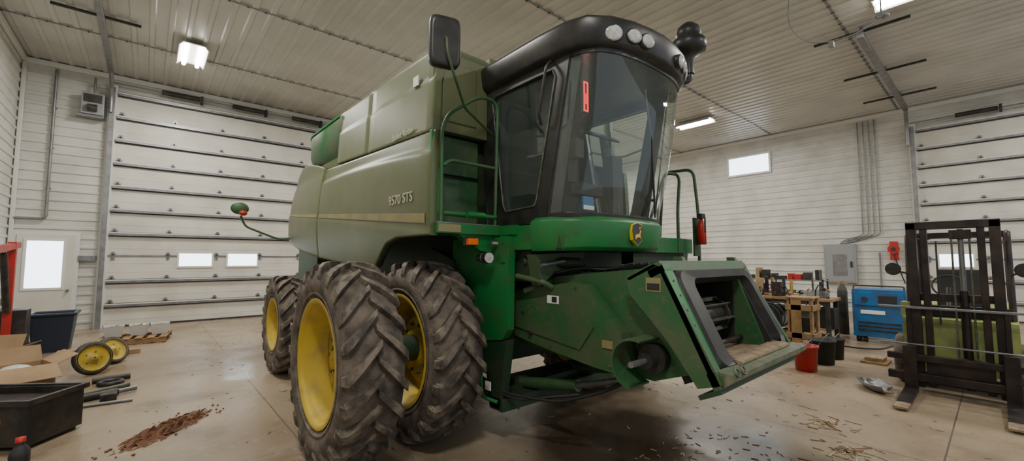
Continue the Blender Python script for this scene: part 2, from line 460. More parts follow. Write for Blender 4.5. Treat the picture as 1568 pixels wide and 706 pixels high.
wheels = [('front_dual_tire_outer', CX - 2.06, 3.90, .87, .50, .52, 22, -1), ('front_dual_tire_inner', CX - 1.29, 3.90, .87, .50, .52, 22, -1),
          ('front_dual_tire_outer_far', CX + 2.06, 3.90, .87, .50, .52, 22, 1), ('front_dual_tire_inner_far', CX + 1.29, 3.90, .87, .50, .52, 22, 1),
          ('rear_tire', CX - 1.70, 7.5, .75, .42, .38, 20, -1), ('rear_tire_far', CX + 1.70, 7.5, .75, .42, .38, 20, 1)]
for (n, x, y, R, W, rr, nl, o) in wheels:
    b = MB(); tire(b, x, y, R, W, rr, nl); b.obj(n, comb)
    b = MB(); rim(b, x, y, R, W, rr, o, .05 if 'inner' not in n else .02); b.obj(n + '_rim', comb)

def interp(pts, y):
    if y <= pts[0][0]: return pts[0][1]
    for (a, va), (c, vc) in zip(pts, pts[1:]):
        if y <= c: return va + (vc - va) * (y - a) / (c - a)
    return pts[-1][1]
def panel(b, mat, ya, yb, top, bot, xf, mir, nu=36, nv=18, thick=.05, rim_=.008):
    out = []
    us = [0, .004] + [i / nu for i in range(1, nu)] + [.996, 1]
    vs_ = [0, .006] + [j / nv for j in range(1, nv)] + [.994, 1]
    for u in us:
        y = ya + (yb - ya) * u; zt = interp(top, y); zb = interp(bot, y)
        ro = []; ri = []
        for v in vs_:
            z = zb + (zt - zb) * v
            x = xf(y, z)
            e = 0
            if v in (0, 1): e = rim_
            if u in (0, 1): e = max(e, rim_)
            xo = x + e; xi = x + thick + .03
            if mir: xo = 2 * CX - xo; xi = 2 * CX - xi
            ro.append((xo, y, z)); ri.append((xi, y, z))
        out.append(ro + ri[::-1])
    b.loft(out, mat, True, True, True)
def sg(v): return 1 / (1 + math.exp(-max(-40, min(40, v))))
def xlow(y, z):
    t = min(1, max(0, (z - 1.6) / 1.45))
    x = 1.93 - .075 * sin(pi * t) ** .8
    c = 2.74 + .10 * (y - 3.3) - .018 * (y - 3.3) ** 2
    if 3.3 < y < 6.42: x += .024 * sg((z - c) * 90)
    c2 = 2.0 + .11 * (y - 3.3)
    x -= .014 * sg(-(z - c2) * 90)
    if y > 6.4: x += .10 * ((y - 6.4) / 2.1) ** 2
    if y < 3.5: x += .3 * (3.5 - y) ** 2
    return x
lt1 = [(3.28, 2.93), (6.42, 3.08)]; lb1 = [(3.28, 1.97), (3.9, 1.97), (4.15, 1.92), (4.32, 1.80), (4.5, 1.67), (4.7, 1.64), (6.42, 1.78)]
lt2 = [(6.44, 3.10), (6.8, 3.20), (7.4, 3.32), (7.8, 3.33), (8.1, 3.22), (8.35, 3.02), (8.5, 2.75)]; lb2 = [(6.44, 1.78), (7.2, 1.86), (8.2, 2.02), (8.4, 2.1), (8.5, 2.2)]
def xtank(y, z):
    x = 1.97 + .05 * (z - 3.0)
    if z > 3.5 + .02 * (y - 3.4): x += .014
    return x
b = MB()
for mir in (0, 1):
    panel(b, m_side, 3.28, 6.42, lt1, lb1, xlow, mir, 60, 50)
    panel(b, m_side, 6.44, 8.5, lt2, lb2, xlow, mir, 30, 30)
b.obj('side_panels', comb)
b = MB()
for mir in (0, 1):
    panel(b, m_tank, 3.42, 4.95, [(3.42, 3.80), (4.95, 3.828)], [(3.42, 2.965), (4.95, 3.04)], xtank, mir, 12, 24)
    panel(b, m_tank, 4.955, 6.05, [(4.955, 3.828), (6.05, 3.84)], [(4.955, 3.04), (6.05, 3.10)], xtank, mir, 8, 24)
b.obj('grain_tank_sides', comb)
b = MB()
for (ya, yb) in ((3.34, 6.40), (6.46, 8.35)):
    rings = []
    for i in range(31):
        y = ya + (yb - ya) * i / 30
        zc = 2.12 + .085 * (y - 3.3); hw = max(.045 - .006 * (y - 3.3), .012)
        rings.append([(xlow(y, zc - hw) - .007, y, zc - hw), (xlow(y, zc) - .008, y, zc), (xlow(y, zc + hw) - .007, y, zc + hw)])
    b.loft(rings, m_stripe, False, False, True)
b.obj('side_stripe', comb)
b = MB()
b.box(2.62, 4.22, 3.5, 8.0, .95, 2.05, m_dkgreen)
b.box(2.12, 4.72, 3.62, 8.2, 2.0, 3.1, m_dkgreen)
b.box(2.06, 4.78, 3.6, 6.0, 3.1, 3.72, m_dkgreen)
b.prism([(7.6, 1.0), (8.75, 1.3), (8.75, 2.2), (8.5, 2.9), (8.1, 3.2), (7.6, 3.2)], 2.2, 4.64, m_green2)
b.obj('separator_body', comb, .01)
b = MB()
def ring(x0, x1, y0, y1, z): return [(x0, y0, z), (x1, y0, z), (x1, y1, z), (x0, y1, z)]
b.loft([ring(2.06, 4.78, 3.5, 6.0, 3.7), ring(2.04, 4.80, 3.46, 6.03, 3.84), ring(2.3, 4.54, 3.58, 5.8, 3.93)], m_tank, True, True, False)
b.box(2.0, 2.72, 3.46, 3.55, 3.0, 3.80, m_tank)
b.box(4.12, 4.84, 3.46, 3.55, 3.0, 3.80, m_tank)
b.box(2.7, 4.14, 3.48, 3.56, 3.4, 3.92, m_tank)
b.box(1.90, 2.0, 3.30, 3.345, 2.0, 2.93, m_green)
b.box(2.0, 4.84, 3.60, 3.66, 2.05, 3.0, m_dkgreen)
b.box(2.02, 2.60, 3.55, 3.60, 2.10, 2.56, m_green2)
b.box(2.02, 2.60, 3.55, 3.60, 2.60, 2.98, m_green2)
b.box(2.08, 2.55, 3.53, 3.55, 2.2, 2.24, m_green2)
b.box(2.1, 2.5, 3.445, 3.46, 3.1, 3.7, m_side)
b.obj('grain_tank', comb, .012)
b = MB()
def rc(z, k, zz=0):
    pts = []
    x0, x1, y0, y1, r = 2.0 + k, 4.84 - k, 6.07, 8.35 - k, 1.05
    pts.append((x0, y0, z))
    for i in range(13):
        a = pi - (pi / 2) * i / 12
        pts.append((x0 + r + r * cos(a), y1 - r + r * sin(a), z + zz * i / 12))
    for i in range(13):
        a = pi / 2 - (pi / 2) * i / 12
        pts.append((x1 - r + r * cos(a), y1 - r + r * sin(a), z))
    pts.append((x1, y0, z)); return pts
b.loft([rc(3.22, .1), rc(3.32, .04), rc(3.45, 0), rc(3.78, 0), rc(3.84, .03), rc(3.86, .08)], m_green2, True, True, True)
b.loft([rc(3.0, .06), rc(3.26, .07)], m_side, True, True, True)
b.loft([rc(3.79, -.012), rc(3.82, -.012)], m_green, True, True, True)
b.obj('engine_cover', comb)
def side_m(y, z, x): return Matrix(((0, 0, -1, x), (-1, 0, 0, y), (0, 1, 0, z), (0, 0, 0, 1)))
text('model_number', '9570 STS', .135, side_m(4.06, 2.30, 1.846), m_decal, comb)
text('rotor_decal', 'Bullet Rotor', .095, side_m(4.25, 3.03, 1.962), m_decal, comb)
b = MB(); b.box(1.975, 1.99, 3.72, 3.82, 3.50, 3.60, m_white)
b.obj('label_plates', comb)

# cab -----------------------------------------------------------
cab = comb
def arc(hw, yc, yf, z, n=24, e=.75):
    out = []
    for i in range(n + 1):
        a = -pi / 2 + pi * i / n
        s_ = sin(a); c_ = cos(a)
        out.append((CX + hw * math.copysign(abs(s_) ** e, s_), yc - (yc - yf) * abs(c_) ** e, z))
    return out
ws = [arc(.755, 2.60 - .26 * t, 2.22 - .26 * t - .05 * sin(pi * t), 2.14 + 1.40 * t) for t in [i / 10 for i in range(11)]]
b = MB(); b.loft(ws, m_glass, False, False, True); b.obj('windshield', cab)
b = MB()
def band(z0, z1, th, mat, hw=.765):
    def pr_(z):
        t = (z - 2.14) / 1.40
        return 2.60 - .26 * t, 2.22 - .26 * t - .05 * sin(pi * max(0, min(1, t)))
    rings = []
    for zz, off in ((z0, 0), (z1, 0), (z1, th), (z0, th)):
        yc, yf = pr_(zz)
        rings.append(arc(hw - off, yc, yf + off - .01, zz))
    rings.append(rings[0])
    b.loft(rings, mat, False, False, False)
band(2.10, 2.16, .04, m_black)
band(3.48, 3.56, .05, m_black)
for s_ in (-1, 1):
    x = CX + s_ * .775
    xo, xi = (x, x - s_ * .06)
    inner = [(2.74, 2.24), (2.71, 2.30), (2.47, 3.36), (2.50, 3.43), (3.30, 3.43), (3.36, 3.39), (3.18, 2.28), (3.14, 2.22)]
    on = [(2.60, 2.08), (2.58, 2.20), (2.32, 3.42), (2.30, 3.55), (3.58, 3.55), (3.57, 3.45), (3.43, 2.2), (3.42, 2.08)]
    rings = []
    for (pts, xx) in ((on, xo), (inner, xo), (inner, xi), (on, xi), (on, xo)):
        rings.append([(xx, p[0], p[1]) for p in pts])
    b.loft(rings, m_black, True, False, False)
    b.tube([(xo + s_ * .005, p[0], p[1]) for p in inner + [inner[0]]], .010, m_rust if s_ < 0 else m_black, 6)
    b.loft([[(CX + s_ * .77, 2.60 - .0, 2.1), (CX + s_ * .70, 2.50, 2.1), (CX + s_ * .68, 2.56, 2.1), (CX + s_ * .72, 2.66, 2.1)],
            [(CX + s_ * .77, 2.33, 3.55), (CX + s_ * .70, 2.22, 3.55), (CX + s_ * .68, 2.3, 3.55), (CX + s_ * .72, 2.4, 3.55)]], m_black, True, True, False)
b.box(CX - .74, CX + .74, 3.42, 3.5, 2.1, 2.75, m_liner)
b.box(CX - .74, CX + .74, 3.46, 3.5, 2.75, 3.5, m_liner)
b.box(CX - .73, CX + .73, 2.55, 3.45, 2.04, 2.10, m_blackm)
b.tube([(CX - .80, 2.50, 3.50), (CX - .86, 2.50, 3.44), (CX - .86, 2.60, 3.02), (CX - .80, 2.62, 2.96)], .014, m_black, 8, .04)
b.obj('cab_frame', cab, .008)
b = MB()
for s_ in (-1, 1):
    x = CX + s_ * .755
    b.add([(x, 2.72, 2.22), (x, 2.46, 3.43), (x, 3.37, 3.42), (x, 3.16, 2.22)], [(0, 1, 2, 3)], m_glass)
b.obj('cab_side_windows', cab)
def roof(k, z, dyf=0):
    base = [(-.74, 3.66), (-.81, 3.55), (-.82, 3.1), (-.83, 2.6), (-.82, 2.32), (-.76, 2.13), (-.6, 2.01), (-.4, 1.94), (-.2, 1.905), (0, 1.89)]
    full = base + [(-x, y) for x, y in base[-2::-1]]
    cy = 2.9
    return [(CX + x * (1 - k), cy + (y - cy) * (1 - k) + dyf, z) for x, y in full]
b = MB()
b.loft([roof(.08, 3.50), roof(.0, 3.52), roof(-.025, 3.55), roof(-.05, 3.70), roof(-.045, 3.73)], m_black, True, True, True)
b.loft([roof(-.045, 3.73), roof(-.03, 3.755), roof(.06, 3.80), roof(.2, 3.84), roof(.45, 3.87)], m_black, True, True, True)
b.obj('cab_roof', cab)
b = MB()
def lamp_on_roof(dx, y, z, r, rot):
    c = Vector((CX + dx, y, z)); n = Vector((sin(rot), -cos(rot), -.12)).normalized()
    u = Vector((cos(rot), sin(rot), 0)); v = n.cross(u)
    for rr_, off, mt in ((r * 1.18, -.012, m_black), (r, .0, m_lens)):
        rings = []
        for (o2, k) in ((-.05, 1), (.012, 1), (.020, .8), (.026, .4), (.028, .02)):
            rings.append([c + n * (o2 + off) + (u * cos(2 * pi * j / 20) * 1.2 + v * sin(2 * pi * j / 20)) * rr_ * k for j in range(20)])
        b.loft(rings, mt, True, False, True)
for s2 in (-1, 1):
    lamp_on_roof(s2 * .60, 1.985, 3.615, .066, s2 * .62)
    lamp_on_roof(s2 * .42, 1.90, 3.615, .056, s2 * .35)
    lamp_on_roof(s2 * .28, 1.86, 3.605, .056, s2 * .2)
lamp_on_roof(.90, 2.25, 3.54, .055, .9)
lamp_on_roof(.92, 2.42, 3.46, .05, 1.0)
b.obj('cab_work_lights', cab)
b = MB()
b.rev([(-.1, .05), (.08, .05), (.12, .08), (.14, .11), (.16, .18), (.27, .19), (.31, .15), (.33, .12), (.37, .135), (.44, .115), (.49, .06), (.50, .01)], (CX + 1.16, 2.2, 3.96), m_black, 'Z', 28)
b.tube([(CX + .75, 2.6, 3.72), (CX + 1.16, 2.2, 3.78), (CX + 1.16, 2.2, 3.90)], .035, m_black, 10, .1)
b.obj('roof_precleaner', cab)
b = MB()
b.box(CX - .25, CX + .25, 2.85, 3.3, 2.10, 2.40, m_blackm)
b.box(CX - .26, CX + .26, 2.75, 3.25, 2.42, 2.54, m_seat)
b.prism([(3.18, 2.5), (3.32, 2.5), (3.42, 3.2), (3.30, 3.22)], CX - .25, CX + .25, m_seat)
b.box(CX - .14, CX + .14, 3.32, 3.40, 3.2, 3.34, m_seat)
b.box(CX - .42, CX - .28, 2.65, 3.25, 2.5, 2.72, m_blackm)
b.box(CX - .42, CX - .30, 2.55, 2.75, 2.72, 2.9, m_blackm)
b.box(CX - .60, CX - .36, 3.0, 3.3, 2.4, 3.05, m_seat)
b.tube([(CX, 2.45, 2.1), (CX, 2.48, 2.7), (CX, 2.56, 2.98)], [.09, .06, .03], m_blackm, 12)
b.box(CX - .08, CX + .08, 2.38, 2.5, 2.1, 2.75, m_blackm)
b.torus((CX, 2.58, 3.0), .19, .016, m_black, (1, 0, 0), (0, .9, .42))
for a in (0, 2.1, 4.2):
    d = Vector((1, 0, 0)) * cos(a) + Vector((0, .9, .42)).normalized() * sin(a)
    b.tube([Vector((CX, 2.58, 2.99)), Vector((CX, 2.58, 2.99)) + d * .19], .012, m_black, 6)
for (xa_, xb_, za_, zb_) in ((3.0, 3.012, 3.14, 3.40), (3.05, 3.062, 3.14, 3.40), (3.0, 3.062, 3.128, 3.14), (3.0, 3.062, 3.40, 3.412), (3.027, 3.035, 3.2, 3.3)):
    b.box(xa_, xb_, 2.44, 2.45, za_, zb_, m_redem)
b.box(2.99, 3.07, 2.451, 2.47, 3.12, 3.42, m_blackm)
b.tube([(CX + .3, 2.17, 2.16), (CX + .05, 2.04, 2.85), (CX - .05, 2.04, 3.3)], .010, m_black, 6)
b.tube([(CX + .28, 2.16, 2.16), (CX + .42, 2.06, 3.45)], .008, m_black, 6)
b.box(CX - .5, CX - .35, 2.40, 2.42, 2.2, 2.32, m_blue)
b.box(CX - .5, CX - .35, 2.395, 2.40, 2.2, 2.24, m_white)
b.obj('cab_interior', cab, .006)

b = MB()
b.loft([arc(.80, 2.75, 2.26, 1.83), arc(.81, 2.75, 2.20, 1.86), arc(.82, 2.75, 2.17, 2.02), arc(.82, 2.75, 2.16, 2.09), arc(.78, 2.72, 2.20, 2.13), arc(.70, 2.68, 2.3, 2.13)], m_green, False, False, True)
b.loft([arc(.70, 2.75, 2.4, 1.83), arc(.80, 2.75, 2.26, 1.83)], m_dkgreen, False, False, True)
b.box(CX - .80, CX + .80, 2.7, 3.55, 1.84, 2.07, m_green)
b.box(CX - .76, CX + .76, 2.45, 2.75, 1.84, 2.07, m_dkgreen)
b.obj('cab_base_fascia', cab, .01)
b = MB()
def shield(s_, y, mat, th=.006):
    pts = [(-.075, .08), (0, .10), (.075, .08), (.085, .03), (.07, -.05), (0, -.10), (-.07, -.05), (-.085, .03)]
    b.prism([(CX - .04 + px * s_, 1.985 + pz * s_) for px, pz in pts], y, y + th, mat, 'Y')
shield(1.08, 2.150, m_yellow, .03); shield(1.0, 2.146, m_black)
deer = [(-.05, -.02), (-.02, .0), (.015, .0), (.03, .03), (.05, .03), (.035, .01), (.03, -.02), (.05, -.05), (.02, -.03), (-.02, -.03), (-.045, -.05)]
b.prism([(CX - .04 + x, 1.985 + z) for x, z in deer], 2.141, 2.147, m_yellow, 'Y')
b.tube([(CX - .01, 2.142, 2.01), (CX - .02, 2.142, 2.045), (CX + .01, 2.142, 2.05)], .004, m_yellow, 5)
b.obj('front_badge', cab)

# mirror
b = MB()
mc = Vector((1.70, 2.78, 3.46)); n = Vector((-.30, -.95, 0)).normalized(); u = Vector((.95, -.30, 0)).normalized(); v = Vector((0, 0, 1))
rings = []
for (off, k) in ((-.03, .9), (-.02, 1), (.03, 1), (.045, .93), (.05, .8)):
    ring_ = []
    for j in range(28):
        a = 2 * pi * j / 28
        ring_.append(mc + n * off + u * .125 * k * math.copysign(abs(cos(a)) ** .4, cos(a)) + v * .205 * k * math.copysign(abs(sin(a)) ** .3, sin(a)))
    rings.append(ring_)
b.loft(rings, m_black, True, True, True)
b.tube([mc + n * .05 + v * .02, mc + n * .08 - v * .0, mc + n * .10 - v * .12, (1.78, 2.74, 3.18), (2.05, 3.0, 3.08), (2.62, 3.3, 3.0)], .012, m_green2, 8, .06)
b.obj('side_mirror', comb)
b = MB()
b.box(5.0, 5.2, 2.87, 2.93, 3.1, 3.5, m_black)
b.tube([(5.1, 2.94, 3.3), (4.7, 3.2, 3.1), (4.2, 3.3, 3.1)], .014, m_green2, 8, .1)
b.obj('side_mirror_far', comb, .02)

# service platform + rail
b = MB()
b.box(1.92, 2.66, 3.20, 3.58, 1.99, 2.08, m_green)
b.box(1.92, 2.15, 3.19, 3.2, 2.0, 2.07, m_stripe)
b.box(1.92, 2.66, 3.22, 3.58, 2.08, 2.09, m_steel)
b.box(2.60, 2.95, 2.95, 3.20, 1.99, 2.08, m_green)
b.prism([(2.15, 1.99), (2.62, 1.99), (2.64, 1.80), (2.40, 1.84)], 3.24, 3.34, m_green, 'Y')
R_ = .018
b.tube([(1.97, 3.24, 2.09), (1.97, 3.24, 2.93), (2.02, 3.22, 3.08), (2.36, 3.2, 3.33), (2.60, 3.22, 3.33), (2.60, 3.26, 2.09)], R_, m_green2, 10, .12)
b.tube([(1.98, 3.23, 2.60), (2.06, 3.23, 2.66), (2.60, 3.25, 2.66)], R_, m_green2, 10, .05)
b.tube([(1.98, 3.22, 2.17), (2.60, 3.25, 2.17)], .022, m_green)
b.tube([(2.22, 3.2, 2.17), (2.42, 3.2, 2.17)], .030, m_green)
b.obj('service_platform_rail', comb)
b = MB()
b.box(2.24, 2.34, 3.18, 3.24, 1.89, 1.95, m_amber)
b.box(2.22, 2.36, 3.235, 3.26, 1.88, 1.96, m_black)
b.box(2.48, 2.70, 3.17, 3.18, 1.87, 1.94, m_dkgreen)
b.tube([(2.44, 3.14, 1.77), (2.44, 3.22, 1.77)], [.05, .05], m_lens, 16)
b.tube([(2.44, 3.15, 1.77), (2.44, 3.3, 1.77)], [.058, .04], m_black, 16)
b.obj('marker_lights', comb, .006)
text('dealer_decal', 'GREENMARK', .035, Matrix(((1, 0, 0, 2.49), (0, 0, -1, 3.168), (0, 1, 0, 1.90), (0, 0, 0, 1))), m_white, comb)

# chassis
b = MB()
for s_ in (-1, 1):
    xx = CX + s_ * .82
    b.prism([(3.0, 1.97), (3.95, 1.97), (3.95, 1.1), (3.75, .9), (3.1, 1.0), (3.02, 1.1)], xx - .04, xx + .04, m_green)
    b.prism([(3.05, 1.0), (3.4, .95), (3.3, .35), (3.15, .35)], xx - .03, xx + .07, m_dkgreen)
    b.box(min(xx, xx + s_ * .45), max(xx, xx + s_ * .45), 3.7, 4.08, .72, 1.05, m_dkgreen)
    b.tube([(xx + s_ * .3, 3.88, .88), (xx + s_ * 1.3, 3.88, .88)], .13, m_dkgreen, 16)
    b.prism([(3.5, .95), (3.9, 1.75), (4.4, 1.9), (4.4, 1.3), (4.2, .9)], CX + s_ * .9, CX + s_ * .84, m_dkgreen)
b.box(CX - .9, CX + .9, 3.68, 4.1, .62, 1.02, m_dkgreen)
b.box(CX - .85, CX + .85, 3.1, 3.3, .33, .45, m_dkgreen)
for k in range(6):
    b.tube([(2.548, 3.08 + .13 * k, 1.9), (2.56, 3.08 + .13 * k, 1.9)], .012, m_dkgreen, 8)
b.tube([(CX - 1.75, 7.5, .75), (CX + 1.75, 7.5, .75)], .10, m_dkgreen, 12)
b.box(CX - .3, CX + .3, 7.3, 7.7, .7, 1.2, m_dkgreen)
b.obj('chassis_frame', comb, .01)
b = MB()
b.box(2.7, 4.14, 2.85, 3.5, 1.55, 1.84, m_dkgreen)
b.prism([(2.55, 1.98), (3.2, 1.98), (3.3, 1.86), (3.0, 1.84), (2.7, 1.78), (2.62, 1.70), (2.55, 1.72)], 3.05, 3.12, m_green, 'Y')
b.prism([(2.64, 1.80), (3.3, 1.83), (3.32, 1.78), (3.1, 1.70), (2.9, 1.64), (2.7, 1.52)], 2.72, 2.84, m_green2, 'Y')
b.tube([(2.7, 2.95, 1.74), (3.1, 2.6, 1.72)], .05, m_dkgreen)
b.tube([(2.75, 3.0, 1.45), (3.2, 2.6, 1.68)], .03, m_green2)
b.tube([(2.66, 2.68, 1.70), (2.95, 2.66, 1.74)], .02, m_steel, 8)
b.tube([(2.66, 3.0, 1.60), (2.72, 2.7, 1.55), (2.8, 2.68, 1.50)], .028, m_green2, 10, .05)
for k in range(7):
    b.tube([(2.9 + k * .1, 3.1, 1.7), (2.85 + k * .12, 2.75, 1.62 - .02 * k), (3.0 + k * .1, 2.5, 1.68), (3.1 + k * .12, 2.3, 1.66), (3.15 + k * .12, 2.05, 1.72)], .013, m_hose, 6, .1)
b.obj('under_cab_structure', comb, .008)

# feeder house (hollow, open throat at the front) ------------------
P0 = Vector((0, 1.22, .94)); V = Vector((0, .40, .82)).normalized(); Nn = Vector((0, -V.z, V.y))
def F(x, v_, n_): return Vector((x, 0, 0)) + P0 + V * v_ + Nn * n_
b = MB()
top = [(3.4, 1.46), (3.2, 1.52), (2.5, 1.62), (1.85, 1.68), (1.62, 1.68)]
bot = [(1.36, .98), (1.75, .84), (2.3, .86), (3.2, .9), (3.4, .98)]
fs = top + bot
b.prism(fs, 2.93, 2.98, m_green2); b.prism(fs, 4.10, 4.15, m_green2)
for pl, dz in ((top, -.03), (bot, .03)):
    poly = pl + [(y, z + dz) for y, z in pl[::-1]]
    b.prism(poly, 2.98, 4.10, m_green2)
b.box(2.98, 4.10, 2.5, 2.55, .88, 1.62, m_blackm)
b.box(2.98, 4.10, 1.62, 2.5, 1.60, 1.64, m_blackm)
b.box(2.98, 2.985, 1.62, 2.5, .9, 1.6, m_blackm); b.box(4.095, 4.10, 1.62, 2.5, .9, 1.6, m_blackm)
cp = [(3.28, 1.02), (3.28, 1.42), (3.1, 1.46), (2.42, 1.56), (2.30, 1.54), (1.95, 1.18), (1.86, .98), (1.95, .86), (2.25, .88), (2.9, .96)]
b.prism(cp, 2.80, 2.925, m_green2)
cp2 = [(3.2, 1.10), (3.2, 1.34), (2.5, 1.46), (2.2, 1.20), (2.35, 1.0)]
b.prism(cp2, 2.785, 2.80, m_green2)
b.tube([(2.78, 3.05, 1.24), (2.80, 3.05, 1.24)], .022, m_dkgreen, 14)
b.tube([(2.77, 2.95, 1.06), (2.80, 2.95, 1.06)], .02, m_black, 10)
for (y, z) in ((3.22, 1.06), (3.22, 1.38), (2.4, 1.51), (2.05, .92), (2.7, .97)): b.tube([(2.79, y, z), (2.80, y, z)], .012, m_rust, 8)
b.obj('feeder_house', comb, .018)
b = MB()
b.box(2.779, 2.785, 2.58, 2.72, 1.36, 1.43, m_white)
b.box(2.777, 2.779, 2.60, 2.66, 1.37, 1.42, m_black)
b.box(2.79, 2.80, 3.22, 3.27, 1.29, 1.33, m_yellow)
b.box(2.79, 2.80, 2.02, 2.12, 1.05, 1.11, m_stripe)
b.box(2.50, 2.51, 3.2, 3.28, .52, .60, m_white)
b.obj('safety_decals', comb)
b = MB()
rings = []
gr = .185
for i in range(15):
    a = radians(70 + 190 * i / 14)
    rings.append([(2.66, 1.80 + gr * cos(a), 1.00 + gr * sin(a)), (2.93, 1.80 + gr * cos(a), 1.00 + gr * sin(a)), (2.93, 1.80 + (gr - .015) * cos(a), 1.00 + (gr - .015) * sin(a)), (2.66, 1.80 + (gr - .015) * cos(a), 1.00 + (gr - .015) * sin(a))])
rings = [[(p[0], p[1] - .0, p[2]) for p in r] for r in rings]
rings = [[(p[0], 3.56 - p[1], p[2]) for p in r] for r in rings]
b.loft(rings, m_green2, True, True, False)
b.tube([(2.58, 1.72, 1.02), (2.95, 1.72, 1.02)], .022, m_steel, 10)
b.tube([(2.76, 1.72, 1.02), (2.95, 1.72, 1.02)], .06, m_black, 14)
b.tube([(2.85, 1.72, 1.02), (2.95, 1.72, 1.02)], .11, m_black, 18)
b.obj('header_drive_guard', comb)
b = MB()
for x in (3.0, 3.9):
    b.tube([(x, 3.35, .48), (x, 2.55, .62)], .055, m_green2, 14)
    b.tube([(x, 2.55, .62), (x, 1.95, .80)], .028, m_steel, 12)
    b.tube([(x - .06, 1.95, .82), (x + .06, 1.95, .82)], .05, m_green, 12)
    b.tube([(x - .1, 3.35, .48), (x + .1, 3.35, .48)], .06, m_dkgreen, 12)
b.tube([(2.55, 3.5, .62), (2.6, 3.1, .5), (2.8, 2.6, .50), (2.95, 2.2, .66), (2.95, 1.95, .82)], .016, m_hose, 8, .15)
b.tube([(2.55, 3.5, .58), (2.62, 3.0, .46), (2.95, 2.5, .56)], .016, m_hose, 8, .15)
b.tube([(2.5, 3.35, .75), (2.48, 3.3, .45), (2.55, 3.15, .42)], .018, m_green, 8, .06)
b.box(2.6, 4.2, 3.25, 3.6, .40, .50, m_dkgreen)
b.obj('lift_cylinders', comb)

def fbox(b, x0, x1, v0, v1, n0, n1, mat):
    vs = [F(x, v_, n_) for x in (x0, x1) for v_ in (v0, v1) for n_ in (n0, n1)]
    b.add(vs, [(0, 1, 3, 2), (4, 6, 7, 5), (0, 4, 5, 1), (2, 3, 7, 6), (0, 2, 6, 4), (1, 5, 7, 3)], mat)
xa, xb = 2.80, 4.30
b = MB()
for (x0, x1) in ((xa, xa + .04), (xb - .04, xb)):
    pts = [(0, 0), (0, .03), (.84, .0), (.90, -.06), (.91, -.30), (.78, -.34), (.55, -.26), (.35, -.20), (.02, -.14)]
    b.loft([[F(x0, p[0], p[1]) for p in pts], [F(x1, p[0], p[1]) for p in pts]], m_green2, True, True, False)
fbox(b, xa, xa + .11, 0, .86, -.03, .01, m_green)
fbox(b, xb - .07, xb, 0, .86, -.03, .01, m_green2)
fbox(b, xa, xb, .81, .87, -.12, .01, m_green2)
fbox(b, xa, xb, .87, .895, -.30, .0, m_green2)
for x in (xa + .40, xb - .09):
    b.loft([[F(x, .87, -.02), F(x, .94, -.02), F(x, .97, -.08), F(x, .87, -.12)], [F(x + .05, .87, -.02), F(x + .05, .94, -.02), F(x + .05, .97, -.08), F(x + .05, .87, -.12)]], m_green2, True, True, False)
fbox(b, xa, xb, -.02, .09, -.04, .015, m_green2)
vs = [[F(x, -.02, .015), F(x, .0, .10), F(x, .03, .12), F(x, .09, .02)] for x in (xa + .03, xb + .04)]
b.loft(vs, m_lip, True, True, False)
fbox(b, xa, xb, -.05, -.02, -.16, .0, m_dkgreen)
for k in range(2):
    b.torus(F(xa + .07 + .10 * k, .045, .125), .026, .007, m_rust, (1, 0, 0), (0, V.y, V.z), 16)
for k in range(6):
    b.tube([F(xa + .055, .18 + .11 * k, .008), F(xa + .055, .18 + .11 * k, .016)], .008, m_rust, 8)
b.box(xa - .004, xa, 1.60, 1.72, 1.52, 1.62, m_stripe)
b.box(xa - .006, xa - .004, 1.61, 1.71, 1.53, 1.58, m_blackm)
b.obj('header_adapter_frame', comb, .008)
b = MB()
def rr_open(x0, x1, v0, v1, r, n_):
    out = []
    for (cx_, cv, a0) in ((x1 - r, v1 - r, 0), (x0 + r, v1 - r, pi / 2), (x0 + r, v0 + r, pi), (x1 - r, v0 + r, 3 * pi / 2)):
        for i in range(6):
            a = a0 + pi / 2 * i / 5; out.append(F(cx_ + r * cos(a), cv + r * sin(a), n_))
    return out
o1 = rr_open(xa + .10, xb - .06, .08, .82, .04, -.01)
i0 = rr_open(xa + .13, xb - .075, .09, .80, .10, .03)
i1 = rr_open(xa + .32, xb - .11, .11, .74, .09, .015)
i2 = rr_open(xa + .33, xb - .13, .11, .73, .09, -.08)
b.loft([o1, i0, i1, i2], m_black, True, False, False)
for (x0, x1) in ((2.98, 3.0), (4.13, 4.16)):
    pts = [(.06, -.05), (.78, -.05), (.78, -.32), (.06, -.32)]
    b.loft([[F(x0, *p) for p in pts], [F(x1, *p) for p in pts]], m_blackm, True, True, False)
b.prism([(1.27, 1.02), (2.48, .92), (2.48, .89), (1.27, .98)], 2.985, 4.13, m_chaff)
rings = []
for i in range(25):
    x = xa + .34 + (xb - xa - .48) * i / 24
    rings.append([F(x, .125, -.3), F(x, .14 + .015 * random.random(), -.05), F(x, .115, .02 + .02 * random.random()), F(x, .085, .07), F(x, .05, .0)])
b.loft(rings, m_chaff, True, True, True)
b.obj('feeder_opening', comb)
